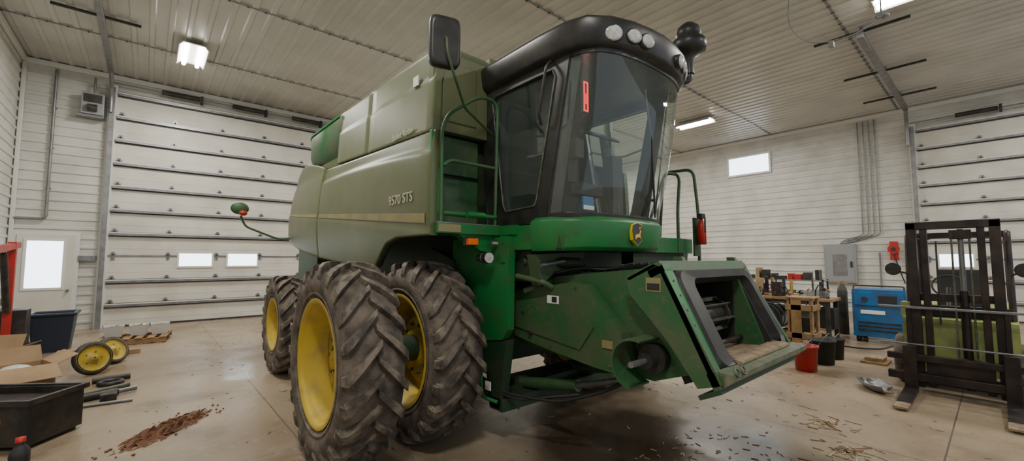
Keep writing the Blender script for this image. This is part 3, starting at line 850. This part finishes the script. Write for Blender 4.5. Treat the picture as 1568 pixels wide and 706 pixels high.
# slatted chain conveyor inside the throat
b = MB()
ca = F(2.99, .52, -.34); cb = F(4.09, .52, -.34)
b.tube([ca, cb], .105, m_drum, 24)
for x in (3.08, 3.52, 3.98):
    b.tube([F(x, .52, -.34), F(x + .03, .52, -.34)], .14, m_dk, 20)
    yy = ca.y; zz = ca.z
    b.tube([(x + .015, yy, zz - .13), (x + .015, 2.4, 1.0)], .014, m_dk, 6); b.tube([(x + .015, yy, zz + .13), (x + .015, 2.4, 1.5)], .014, m_dk, 6)
for k in range(7):
    a = 2 * pi * k / 7 + .3
    d = V * sin(a) * .135 + Nn * cos(a) * .135
    b.obox((ca + cb) / 2 + d, (.54, 0, 0), (V * sin(a) + Nn * cos(a)) * .018, (V * cos(a) - Nn * sin(a)) * .006, m_rust)
for k in range(5):
    y = ca.y + .1 + .15 * k; b.box(3.0, 4.08, y, y + .012, ca.z - .17 - .03 * k, ca.z - .11 - .03 * k, m_drum)
b.tube([F(2.99, .26, -.26), F(4.09, .26, -.26)], .022, m_drum, 12)
b.obj('feeder_chain', comb)

# operator side platform
b = MB()
b.box(4.2, 5.62, 2.75, 3.6, 1.92, 2.02, m_green)
b.box(4.2, 5.6, 2.72, 2.76, 1.84, 2.03, m_green)
b.tube([(5.58, 2.62, 1.70), (5.58, 2.62, 2.4), (5.56, 2.66, 2.98), (5.56, 3.1, 3.0), (5.58, 3.2, 1.9)], .022, m_green2, 8, .12)
b.tube([(5.22, 2.72, 1.85), (5.22, 2.72, 2.4), (5.30, 2.72, 2.88), (5.42, 3.0, 2.96), (5.30, 3.3, 1.95)], .022, m_green2, 8, .12)
b.tube([(4.75, 2.72, 1.95), (4.75, 2.74, 2.5), (4.8, 3.0, 2.5), (4.82, 3.1, 2.0)], .018, m_green2, 8, .1)
for k in range(4):
    z = 1.6 - .33 * k
    b.box(5.66, 6.0, 3.0, 3.4, z, z + .04, m_dkgreen)
for y in (3.0, 3.4): b.prism([(5.64, .55), (5.73, .55), (6.05, 1.95), (5.64, 1.98)], y, y + .03, m_dkgreen, 'Y')
b.box(4.3, 5.5, 2.8, 3.5, 1.70, 1.92, m_dkgreen)
b.obj('operator_platform', comb, .006)
b = MB()
b.rev([(0, .01), (0, .055), (.24, .055), (.29, .04), (.32, .02), (.34, .02)], (5.45, 2.52, 1.95), m_red, 'Z', 20)
b.box(5.40, 5.50, 2.49, 2.55, 2.29, 2.35, m_blackm)
b.tube([(5.45, 2.47, 2.30), (5.38, 2.44, 2.24), (5.38, 2.44, 2.1)], .012, m_black, 6)
b.box(5.37, 5.53, 2.58, 2.60, 1.8, 2.3, m_dkgreen)
b.obj('fire_extinguisher_mount', comb)
b = MB()
b.tube([(2.1, 8.35, 2.15), (1.75, 8.38, 2.12), (1.25, 8.40, 2.32), (1.18, 8.40, 2.5)], .018, m_green2, 8, .08)
b.sphere((1.16, 8.38, 2.62), .13, m_green2, (1.05, .45, .8))
b.sphere((1.20, 8.32, 2.54), .065, m_red, (1, .6, .7))
b.obj('tail_light_arm', comb)

# ---------------------------------------------------------------- forklift
fk = empty('forklift', (9.0, .45, 0))
b = MB()
for y in (.02, .78):
    b.box(7.88, 8.02, y - .05, y + .05, .06, 2.25, m_mast)
    yi = .14 if y < .5 else .66
    b.box(7.90, 8.0, yi - .035, yi + .035, .08, 2.22, m_mast)
b.box(7.88, 8.04, -.03, .83, 2.16, 2.26, m_mast)
b.box(7.98, 8.04, -.03, .83, 1.2, 1.3, m_mast)
b.box(7.98, 8.04, -.03, .83, .1, .25, m_mast)
b.tube([(7.98, .32, .1), (7.98, .32, 1.35)], .045, m_mast, 12)
b.tube([(7.98, .32, 1.35), (7.98, .32, 2.15)], .028, m_steel, 12)
b.box(7.92, 8.0, .22, .42, 2.02, 2.14, m_mast)
for y in (.24, .40): b.tube([(7.93, y, .5), (7.93, y, 2.1)], .012, m_rust, 6)
b.tube([(7.95, .55, .9), (8.0, .55, 2.0)], .012, m_hose, 6)
b.obj('mast', fk, .008)
b = MB()
b.box(7.76, 7.84, -.2, 1.08, .42, .50, m_mast); b.box(7.76, 7.84, -.2, 1.08, .16, .26, m_mast)
b.box(7.78, 7.84, -.3, 1.15, 1.10, 1.13, m_steel); b.box(7.80, 7.84, -.05, .0, .5, 1.12, m_mast); b.box(7.80, 7.84, .82, .87, .5, 1.12, m_mast)
b.box(7.78, 7.84, -.3, 1.15, .62, .64, m_steel)
b.box(7.84, 7.9, .1, .7, .15, .5, m_mast)
for y in (-.1, .78):
    b.box(7.68, 7.76, y, y + .13, .06, .62, m_mast)
    b.prism([(7.72, .03), (7.72, .085), (6.72, .04), (6.70, .025)], y, y + .13, m_mast, 'Y')
    b.box(6.70, 6.95, y - .002, y + .132, .022, .05, m_chaff)
b.obj('carriage_forks', fk, .006)
b = MB()
b.prism([(8.2, .25), (8.2, .95), (8.55, 1.0), (8.6, .62), (9.1, .62), (9.15, 1.05), (10.0, 1.12), (10.25, .95), (10.25, .35), (9.9, .22)], -.12, .95, m_lime, 'Y')
b.box(8.25, 8.5, .80, .97, .95, 1.15, m_lime)
b.box(8.3, 8.45, -.08, .9, .98, 1.12, m_blackm)
b.box(9.05, 9.5, .15, .65, 1.05, 1.2, m_seat); b.prism([(9.42, 1.15), (9.52, 1.15), (9.6, 1.6), (9.5, 1.6)], .15, .65, m_seat, 'Y')
b.tube([(8.5, .5, 1.0), (8.72, .5, 1.35)], .025, m_black); b.torus((8.74, .5, 1.38), .17, .014, m_black, (.5, 0, .8), (0, 1, 0))
for y in (-.08, .88):
    b.tube([(8.35, y, .95), (8.55, y, 2.12), (9.9, y, 2.12), (9.98, y, 1.05)], .035, m_mast, 8, .08)
for x in [8.6 + .16 * k for k in range(9)]: b.box(x, x + .03, -.08, .88, 2.10, 2.14, m_mast)
for y in (-.2, 1.02):
    b.tube([(8.2, y, 1.62), (8.3, y, 1.62)], [.09, .06], m_black, 16)
    b.tube([(8.19, y, 1.62), (8.20, y, 1.62)], .075, m_dk, 16)
    b.tube([(8.3, y, 1.6), (8.45, .88 if y > 0 else -.08, 1.55)], .015, m_black, 6)
b.obj('body', fk, .03)
b = MB()
for (x, r, ys) in ((8.45, .34, (-.2, .86)), (9.8, .27, (-.12, .8))):
    for y in ys:
        b.rev([(0, .12), (0, r - .03), (.03, r), (.17, r), (.2, r - .03), (.2, .12)], (x, y, r), m_tire, 'Y', 28)
        b.rev([(.03, .01), (.03, .12), (.0, .14), (.0, .17), (.2, .17), (.17, .1), (.17, .01)], (x, y, r), m_lime, 'Y', 20)
b.obj('wheels', fk)

# ---------------------------------------------------------------- right side clutter
b = MB(Matrix.Translation((12.1, 1.72, 0)))
b.box(-.4, .4, -.44, .44, .12, 1.12, m_blue)
b.box(-.42, -.40, -.40, .40, .78, 1.06, m_blue)
b.box(-.425, -.40, -.30, .0, .84, 1.0, m_blackm)
b.tube([(-.40, .22, .92), (-.44, .22, .92)], .05, m_dk, 14)
for z in (.25, .33, .41): b.box(-.415, -.40, -.35, .35, z, z + .03, m_dk)
b.box(-.412, -.40, -.1, .3, .60, .68, m_white)
for (x, y) in ((-.3, -.36), (-.3, .36), (.3, -.36), (.3, .36)): b.tube([(x, y - .04, .08), (x, y + .04, .08)], .08, m_blackm, 14)
b.tube([(-.35, -.41, 1.12), (-.35, -.41, 1.2), (-.35, .41, 1.2), (-.35, .41, 1.12)], .015, m_dk, 8, .05)
b.obj('welding_machine', bevel=.02)
wb = empty('workbench', (11.3, 3.8, 0))
b = MB()
b.box(10.9, 11.7, 2.35, 5.2, .86, .92, m_wood)
for y in (2.4, 3.7, 5.1):
    for x in (10.94, 11.6): b.box(x, x + .08, y, y + .08, 0, .86, m_dk)
b.box(10.95, 11.65, 2.4, 5.15, .25, .29, m_wood)
b.box(10.93, 10.98, 2.4, 5.15, .78, .86, m_dk)
b.obj('bench_frame', wb, bevel=.006)
b = MB()
for k in range(90):
    y = 2.45 + random.random() * 2.6; x = 11.0 + random.random() * .6; h = .04 + random.random() ** 2 * .40; w_ = .025 + random.random() * .07
    mt = random.choice([m_dk, m_rust, m_grey, m_blackm, m_card, m_steel, m_dk, m_drum, m_copper, m_hose])
    if k % 3 == 0: b.box(x - w_, x + w_, y - w_, y + w_, .922, .92 + h, mt)
    elif k % 3 == 1: b.tube([(x, y, .922), (x + random.uniform(-.05, .05), y, .92 + h)], w_ * .5, mt, 12)
    else: b.tube([(x - .1, y - .08, .94 + h * .3), (x, y, .95 + h * .4), (x + .1, y + .1, .94 + h * .2)], w_ * .3, mt, 8)
for k in range(8):
    y = 2.5 + k * .32
    b.tube([(11.0, y, .94), (11.1, y + .1, 1.1 + .15 * random.random()), (11.25, y + .25, .98), (10.9, y + .3, .93), (10.86, y + .3, .5)], .012, m_hose, 6, .1)
b.obj('bench_tools', wb, bevel=.004)
b = MB()
for k in range(30):
    y = 2.5 + random.random() * 2.4; x = 11.0 + random.random() * .5; h = .1 + random.random() * .35; w_ = .06 + random.random() * .12
    mt = random.choice([m_dk, m_rust, m_grey, m_blackm, m_card, m_drum])
    b.box(x - w_, x + w_, y - w_, y + w_, .292, .29 + h, mt)
for k in range(14):
    y = 2.5 + random.random() * 2.4; h = .08 + random.random() * .14
    b.box(11.0, 11.2 + random.random() * .3, y - .08, y + .08, .002, h, random.choice([m_dk, m_rust, m_blackm, m_wood]))
b.obj('shelf_parts', wb, bevel=.008)
b = MB()
b.tube([(11.3, 4.9, 1.12), (11.3, 5.1, 1.12)], .09, m_yellow, 16)
for y in (4.83, 5.12): b.tube([(11.3, y, 1.12), (11.3, y + .05, 1.12)], .13, m_dk, 18)
b.box(11.2, 11.4, 4.92, 5.08, .921, 1.1, m_dk)
b.tube([(11.3, 5.0, 1.2), (11.3, 5.0, 1.6)], .012, m_dk, 6); b.box(11.22, 11.38, 4.95, 5.05, 1.5, 1.6, m_copper)
b.obj('bench_grinder', wb)
b = MB()
for k in range(5):
    b.torus((10.84 - .01 * k, 3.3 + .1 * k, .55 - .04 * k), .26 + .02 * k, .014, m_hose, (0, 1, 0), (0, 0, 1))
b.tube([(10.82, 3.0, .4), (10.6, 2.7, .05), (10.4, 2.2, .016), (9.8, 2.0, .016), (9.4, 2.25, .016)], .014, m_hose, 6, .2)
b.tube([(10.8, 2.6, .016), (10.7, 1.9, .016), (10.9, 1.6, .016), (11.5, 1.5, .016)], .014, m_hose, 6, .2)
b.obj('hose_coil')
# steel rack with parts behind the bench
b = MB()
for (x, y) in ((13.0, 2.95), (13.0, 4.9), (13.45, 2.95), (13.45, 4.9)): b.box(x, x + .04, y, y + .04, 0, 1.25, m_dk)
for z in (.2, .7, 1.2):
    b.box(13.0, 13.49, 2.95, 4.94, z, z + .03, m_steel)
    for k in range(9):
        y = 3.05 + k * .2; h = random.uniform(.08, .32)
        b.box(13.05, 13.35, y, y + random.uniform(.08, .17), z + .03, z + .03 + h, random.choice([m_dk, m_card, m_grey, m_rust, m_red, m_blackm]))
b.obj('storage_rack', bevel=.005)
b = MB()
for (x, y) in ((9.85, 2.45), (9.85, 2.83), (10.25, 2.45), (10.25, 2.83)): b.box(x, x + .14, y, y + .04, 0, 1.02, m_wood)
b.box(9.83, 9.85, 2.62, 2.80, .02, .98, m_wood)
for z in (.2, .75):
    b.box(9.83, 9.85, 2.43, 2.90, z, z + .11, m_wood); b.box(9.83, 10.36, 2.42, 2.45, z, z + .11, m_wood)
b.box(9.82, 10.36, 2.42, 2.90, .98, 1.01, m_wood)
b.box(9.95, 10.2, 2.5, 2.75, .32, .6, m_dk)
b.obj('wooden_stand', bevel=.005)
def bucket(name, x, y, r, h, mat, fill):
    b = MB()
    b.rev([(0, .01), (0, r * .84), (h, r), (h, r + .012), (h - .03, r + .012), (h - .03, r), ], (x, y, 0), mat, 'Z', 26)
    b.rev([(h, r), (h, r - .01), (.02, r * .82)], (x, y, 0), mat, 'Z', 26)
    b.rev([(h * .8, r * .94), (h * .85, .01)], (x, y, 0), fill, 'Z', 26)
    b.torus((x, y, h - .06), r + .01, .005, m_steel, (1, 0, 0), (0, .5, -.86))
    b.obj(name)
bucket('bucket', 8.0, 2.1, .17, .40, m_red, m_rust)
bucket('bucket', 8.75, 2.05, .19, .40, m_blackm, m_dk)
bucket('bucket', 9.35, 2.02, .16, .36, m_blackm, m_dk)
b = MB()
b.box(9.3, 9.75, 1.3, 1.65, 0, .04, m_wood); b.box(9.35, 9.65, 1.35, 1.6, .04, .1, m_chaff)
b.obj('wood_scraps', bevel=.005)
b = MB()
rings = []
for (t, wv, zb) in ((0, .03, .05), (.05, .12, .02), (.2, .15, .012), (.38, .15, .012), (.5, .11, .03), (.56, .03, .06)):
    out_ = [(t, wv * s_, zb + .10 * abs(s_) ** 2.5 * (.4 + wv * 4)) for s_ in [-1 + k / 5 for k in range(11)]]
    inn_ = [(p[0], p[1] * .96, p[2] + .008) for p in out_[::-1]]
    rings.append(out_ + inn_)
b.loft(rings, m_steel, True, True, True)
b.tube([(.5, 0, .05), (.75, 0, .10)], .018, m_wood, 8)
o = b.obj('scoop_pan'); o.location = (7.45, 1.15, 0); o.rotation_euler = (0, 0, radians(-150))
b = MB()
b.box(15.5, 16.1, 5.2, 6.2, .15, .95, m_red); b.box(15.48, 15.5, 5.25, 6.15, .2, .9, m_dk)
for k in range(4): b.box(15.46, 15.48, 5.27, 6.13, .24 + .17 * k, .36 + .17 * k, m_red); b.tube([(15.44, 5.4, .32 + .17 * k), (15.44, 6.0, .32 + .17 * k)], .012, m_steel, 6)
for (x, y) in ((15.55, 5.25), (15.55, 6.1), (16.0, 5.25), (16.0, 6.1)): b.tube([(x, y, .075), (x + .05, y, .075)], .075, m_blackm, 12)
b.obj('tool_cart', bevel=.01)
b = MB()
b.rev([(0, .01), (0, .10), (1.0, .10), (1.1, .08), (1.15, .035), (1.24, .035), (1.24, .01)], (12.6, 2.5, 0), m_dk, 'Z', 20)
b.box(12.57, 12.63, 2.4, 2.6, 1.18, 1.22, m_copper)
b.obj('gas_cylinder')

b = MB()
b.torus((7.6, .9, 5.15), .07, .022, m_grey, (1, 0, 0), (0, 1, .3)); b.tube([(7.6, .9, 5.2), (7.6, .9, 5.5), (7.8, 1.0, 6.3), (7.8, 1.0, ZC - .025)], .008, m_hose, 6, .3)
b.tube([(7.6, .9, 5.12), (7.4, 1.2, 4.9), (7.35, 1.7, 4.95), (7.5, 2.0, 5.4), (7.7, 2.0, 6.2), (7.8, 1.1, ZC - .03)], .009, m_grey, 6, .3)
b.box(7.33, 7.39, 1.4, 1.46, 4.82, 4.9, m_grey)
b.obj('hanging_cord')

# ---------------------------------------------------------------- left side clutter
def gauge_wheel(name, x, y, R, rot, tilt):
    b = MB()
    b.rev([(-.045, R - .06), (-.05, R - .02), (0, R), (.05, R - .02), (.045, R - .06)], (0, 0, 0), m_dk, 'X', 36)
    b.rev([(.03, R - .03), (.05, R - .04), (.02, R - .06), (.01, .07), (.04, .06), (.04, .04), (.06, .035), (.06, .01)], (0, 0, 0), m_rim, 'X', 32)
    b.rev([(-.045, R - .04), (-.03, R - .06), (-.02, .01)], (0, 0, 0), m_rim, 'X', 32)
    for k in range(5):
        a = 2 * pi * k / 5; b.tube([(.02, .10 * cos(a), .10 * sin(a)), (.03, .10 * cos(a), .10 * sin(a))], .009, m_rust, 6)
    o = b.obj(name)
    me = o.data
    me.transform(Matrix.Translation((0, 0, -R)))
    me.transform(Matrix.Rotation(rot, 4, 'Z') @ Matrix.Rotation(tilt, 4, 'Y'))
    zmin = min(v.co.z for v in me.vertices)
    o.location = (x, y, -zmin)
gauge_wheel('implement_wheel', -.55, 9.2, .25, radians(-62), radians(-12))
gauge_wheel('implement_wheel', -.36, 9.95, .24, radians(-50), radians(-25))
b = MB(Matrix.Translation((-.1, 12.3, 0)) @ Matrix.Rotation(radians(-8), 4, 'Z'))
for k in range(6): b.box(-.55 + .2 * k, -.43 + .2 * k, -.5, .5, .11, .13, m_wood)
for y in (-.48, 0, .42): b.box(-.55, .57, y, y + .06, .02, .11, m_wood)
for k in range(4): b.box(-.55 + .32 * k, -.45 + .32 * k, -.5, .5, 0, .02, m_wood)
b.obj('wooden_pallet', bevel=.004)
for k, (dx, dy) in enumerate(((-.35, .1), (.05, .1), (.40, .05))):
    b = MB(Matrix.Translation((-.1 + dx, 12.3 + dy, .13)))
    w1, w2, hh = .13, .16, .22
    b.loft([ring(-w1, w1, -w1 * 1.2, w1 * 1.2, 0.002), ring(-w2, w2, -w2 * 1.2, w2 * 1.2, hh), ring(-w2 - .015, w2 + .015, -w2 * 1.25, w2 * 1.25, hh), ring(-w2 + .01, w2 - .01, -w2 * 1.15, w2 * 1.15, hh), ring(-w1 + .01, w1 - .01, -w1 * 1.1, w1 * 1.1, .03)], m_plastic, True, True, False)
    for j in range(5): b.sphere((random.uniform(-.08, .08), random.uniform(-.08, .08), .19), .04, random.choice([m_white, m_rust, m_grey, m_copper]))
    b.obj('plastic_tub', bevel=.004)
b = MB(Matrix.Translation((-1.3, 12.1, 0)))
b.loft([ring(-.24, .24, -.24, .24, 0.0), ring(-.30, .30, -.30, .30, .68), ring(-.34, .34, -.34, .34, .69), ring(-.34, .34, -.34, .34, .74), ring(-.28, .28, -.28, .28, .74), ring(-.22, .22, -.22, .22, .05)], m_bin, True, True, False)
b.obj('trash_bin', bevel=.02)
b = MB()
b.box(-1.75, -1.65, 10.75, 10.85, .1, 2.05, m_red)
b.obox((-1.7, 10.4, 1.95), (.045, 0, 0), (0, .75, .06), (0, 0, .05), m_red)
b.box(-2.1, -2.02, 9.8, 11.0, .08, .16, m_red); b.box(-1.38, -1.30, 9.8, 11.0, .08, .16, m_red); b.box(-2.1, -1.3, 10.75, 10.85, .08, .18, m_red)
b.tube([(-1.7, 10.72, .9), (-1.7, 10.25, 1.85)], .045, m_dk, 12)
for (x, y) in ((-2.06, 9.85), (-1.34, 9.85), (-2.06, 10.95), (-1.34, 10.95)): b.tube([(x - .03, y, .06), (x + .03, y, .06)], .06, m_blackm, 12)
b.tube([(-1.7, 9.75, 1.85), (-1.7, 9.75, 1.55)], .012, m_dk, 6)
b.box(-1.9, -1.5, 10.9, 11.3, .3, .9, m_dk); b.box(-1.95, -1.45, 10.88, 11.32, .22, .3, m_mast)
b.obj('engine_hoist', bevel=.006)
def carton(name, x, y, w1, w2, h, rot, z=0):
    b = MB(Matrix.Translation((x, y, z)) @ Matrix.Rotation(rot, 4, 'Z'))
    t = .012
    b.box(-w1, w1, -w2, w2, 0, t, m_card)
    b.box(-w1, -w1 + t, -w2, w2, t, h, m_card); b.box(w1 - t, w1, -w2, w2, t, h, m_card)
    b.box(-w1 + t, w1 - t, -w2, -w2 + t, t, h, m_card); b.box(-w1 + t, w1 - t, w2 - t, w2, t, h, m_card)
    b.obox((w1 + w2 * .35, 0, h + .06), (w2 * .38, 0, .05), (0, w2, 0), (0, 0, .004), m_card)
    b.obox((-w1 - w2 * .3, 0, h + .03), (w2 * .33, 0, -.08), (0, w2, 0), (0, 0, .004), m_card)
    b.obox((0, -w2 - .12, h - .04), (w1, 0, 0), (0, .12, .07), (0, 0, .004), m_card)
    b.obox((0, w2 + .05, h + .1), (w1, 0, 0), (0, .06, .1), (0, 0, .004), m_card)
    b.sphere((0, 0, h * .8), .18, m_plastic, (1, 1, .6))
    b.obj(name)
carton('cardboard_box', -1.2, 8.3, .30, .28, .38, radians(20))
carton('cardboard_box', -1.65, 9.15, .28, .28, .46, radians(-15))
b = MB(Matrix.Translation((-1.0, 6.45, 0)) @ Matrix.Rotation(radians(-36), 4, 'Z'))
t = .03
b.box(-.5, .5, -.28, .28, .04, .07, m_dk)
b.box(-.5, .5, -.28, -.28 + t, .07, .44, m_dk); b.box(-.5, .5, .28 - t, .28, .07, .44, m_dk)
b.box(-.5, -.5 + t, -.25, .25, .07, .44, m_dk); b.box(.5 - t, .5, -.25, .25, .07, .44, m_dk)
b.box(-.53, .53, -.31, -.27, .41, .46, m_dk); b.box(-.53, .53, .27, .31, .41, .46, m_dk); b.box(-.53, -.49, -.27, .27, .41, .46, m_dk); b.box(.49, .53, -.27, .27, .41, .46, m_dk)
b.box(-.46, .46, -.24, .24, .3, .38, m_mast)
b.box(.2, .28, -.285, -.28, .2, .28, m_copper)
for x in (-.46, .38): b.box(x, x + .08, -.26, .26, 0, .04, m_dk)
b.obj('steel_crate', bevel=.008)
b = MB()
b.loft([[( -.70 + .058 * k * math.copysign(abs(cos(2 * pi * j / 20)) ** .6, cos(2 * pi * j / 20)), 5.25 + .085 * k * math.copysign(abs(sin(2 * pi * j / 20)) ** .6, sin(2 * pi * j / 20)), z) for j in range(20)] for (z, k) in ((0, .9), (.01, 1), (.19, 1), (.22, .9), (.26, .45), (.27, .35), (.29, .35))], m_blackm)
b.rev([(.285, .03), (.32, .03), (.32, .001)], (-.70, 5.25, 0), m_red, 'Z', 16)
b.box(-.77, -.757, 5.20, 5.30, .05, .15, m_white)
b.obj('oil_bottle')
b = MB(Matrix.Translation((-.35, 4.75, 0)) @ Matrix.Rotation(.3, 4, 'Z')); b.box(-.2, .2, -.15, .15, 0, .006, m_card); b.obj('cardboard_sheet')
b = MB()
b.tube([(-.65, 7.45, .045), (-.2, 7.6, .045)], .045, m_dk, 12); b.tube([(-.2, 7.6, .045), (-.02, 7.66, .045)], .03, m_steel, 12)
b.tube([(-.6, 7.75, .03), (-.1, 8.0, .03)], .03, m_rust, 10); b.tube([(-.5, 7.2, .02), (-.05, 7.15, .02)], .02, m_steel, 8)
b.torus((-.3, 8.3, .03), .12, .03, m_dk); b.tube([(-.5, 8.5, .04), (-.1, 8.55, .04)], .04, m_dk, 12)
b.box(-.35, -.2, 7.25, 7.4, 0, .1, m_drum)
b.obj('steel_shafts')
b = MB()
for k in range(12):
    x = random.uniform(-1.0, -.1); y = random.uniform(10.4, 11.4); s_ = random.uniform(.05, .18)
    b.box(x - s_, x + s_, y - s_ * .5, y + s_ * .5, 0, random.uniform(.03, .14), random.choice([m_rust, m_wood, m_card, m_dk]))
b.obj('scrap_lumber', bevel=.004)
b = MB(); vs = []; fs_ = []
n = 28
e1 = Vector((.756, -.655, 0)); e2 = Vector((.655, .756, 0)); dc_ = Vector((.24, 5.75, 0))
for i in range(n):
    for j in range(n):
        u = i / (n - 1) * 2 - 1; v_ = j / (n - 1) * 2 - 1
        r = sqrt(u * u + v_ * v_)
        h = max(0, (1 - r)) * .05 * (random.random() ** 2 * 2)
        p = dc_ + e1 * (u * .22 + random.uniform(-.012, .012)) + e2 * (v_ * .66 + random.uniform(-.02, .02))
        vs.append((p.x, p.y, .001 + h))
for i in range(n - 1):
    for j in range(n - 1):
        u = (i + .5) / (n - 1) * 2 - 1; v_ = (j + .5) / (n - 1) * 2 - 1
        if sqrt(u * u + v_ * v_) < .6 + random.random() * .35:
            fs_.append((i * n + j, (i + 1) * n + j, (i + 1) * n + j + 1, i * n + j + 1))
b.add(vs, fs_, m_dirt)
for k in range(50):
    a = random.random() * 6.28; r = random.random() ** .5 * 1.25
    p = dc_ + e1 * (.22 * r * cos(a)) + e2 * (.66 * r * sin(a))
    b.sphere((p.x, p.y, .007), random.uniform(.006, .017), m_dirt, (1, 1, .6), 4)
b.obj('dirt_pile')
b = MB()
avoid = [(-1.6, .1, 7.0, 9.9), (-1.1, .6, 10.2, 13), (.0, .8, 5.1, 6.4), (6.6, 10.4, -.4, 1.5), (7.7, 9.9, 1.2, 2.4), (-1.7, -.4, 11.6, 12.6), (-1.7, -.3, 5.8, 7.1)]
def litter(n, x0, x1, y0, y1, L=.05):
    for k in range(n):
        x = random.uniform(x0, x1); y = random.uniform(y0, y1); a = random.random() * pi; l = random.uniform(.3, 1) * L; w_ = random.uniform(.003, .007)
        if any(p[0] < x < p[1] and p[2] < y < p[3] for p in avoid): continue
        dx, dy = cos(a) * l, sin(a) * l; px, py = -sin(a) * w_, cos(a) * w_
        b.obox((x, y, .004), (dx, dy, 0), (px, py, 0), (0, 0, .0015), random.choice([m_straw, m_chaff, m_chaff, m_dirt]))
def clump(n, cx, cy, r, L):
    for k in range(n):
        a = random.random() * 6.28; q = random.gauss(0, r); litter(1, cx + q * cos(a), cx + q * cos(a) + .001, cy + q * sin(a), cy + q * sin(a) + .001, L)
litter(300, 1.0, 9, -1, 5, .035); litter(200, 2.6, 4.6, .5, 2.2, .04); litter(120, -1.5, 3, 4, 12, .035); litter(90, 5, 9, 1, 6, .05)
clump(45, 4.3, .7, .12, .11); clump(45, 4.9, 1.0, .16, .10); clump(40, 5.6, 1.3, .2, .08); clump(25, 5.2, .2, .15, .08); clump(30, 1.9, 5.6, .2, .05)
b.obj('straw_litter')

cam = bpy.data.cameras.new('camera'); co = bpy.data.objects.new('camera', cam); COL.objects.link(co)
cam.sensor_width = 36; cam.lens = 14.81; cam.clip_start = .05; cam.clip_end = 200
co.location = (0, 0, 1.75); co.rotation_euler = (radians(94.0), 0, radians(-40.9))
scene.camera = co
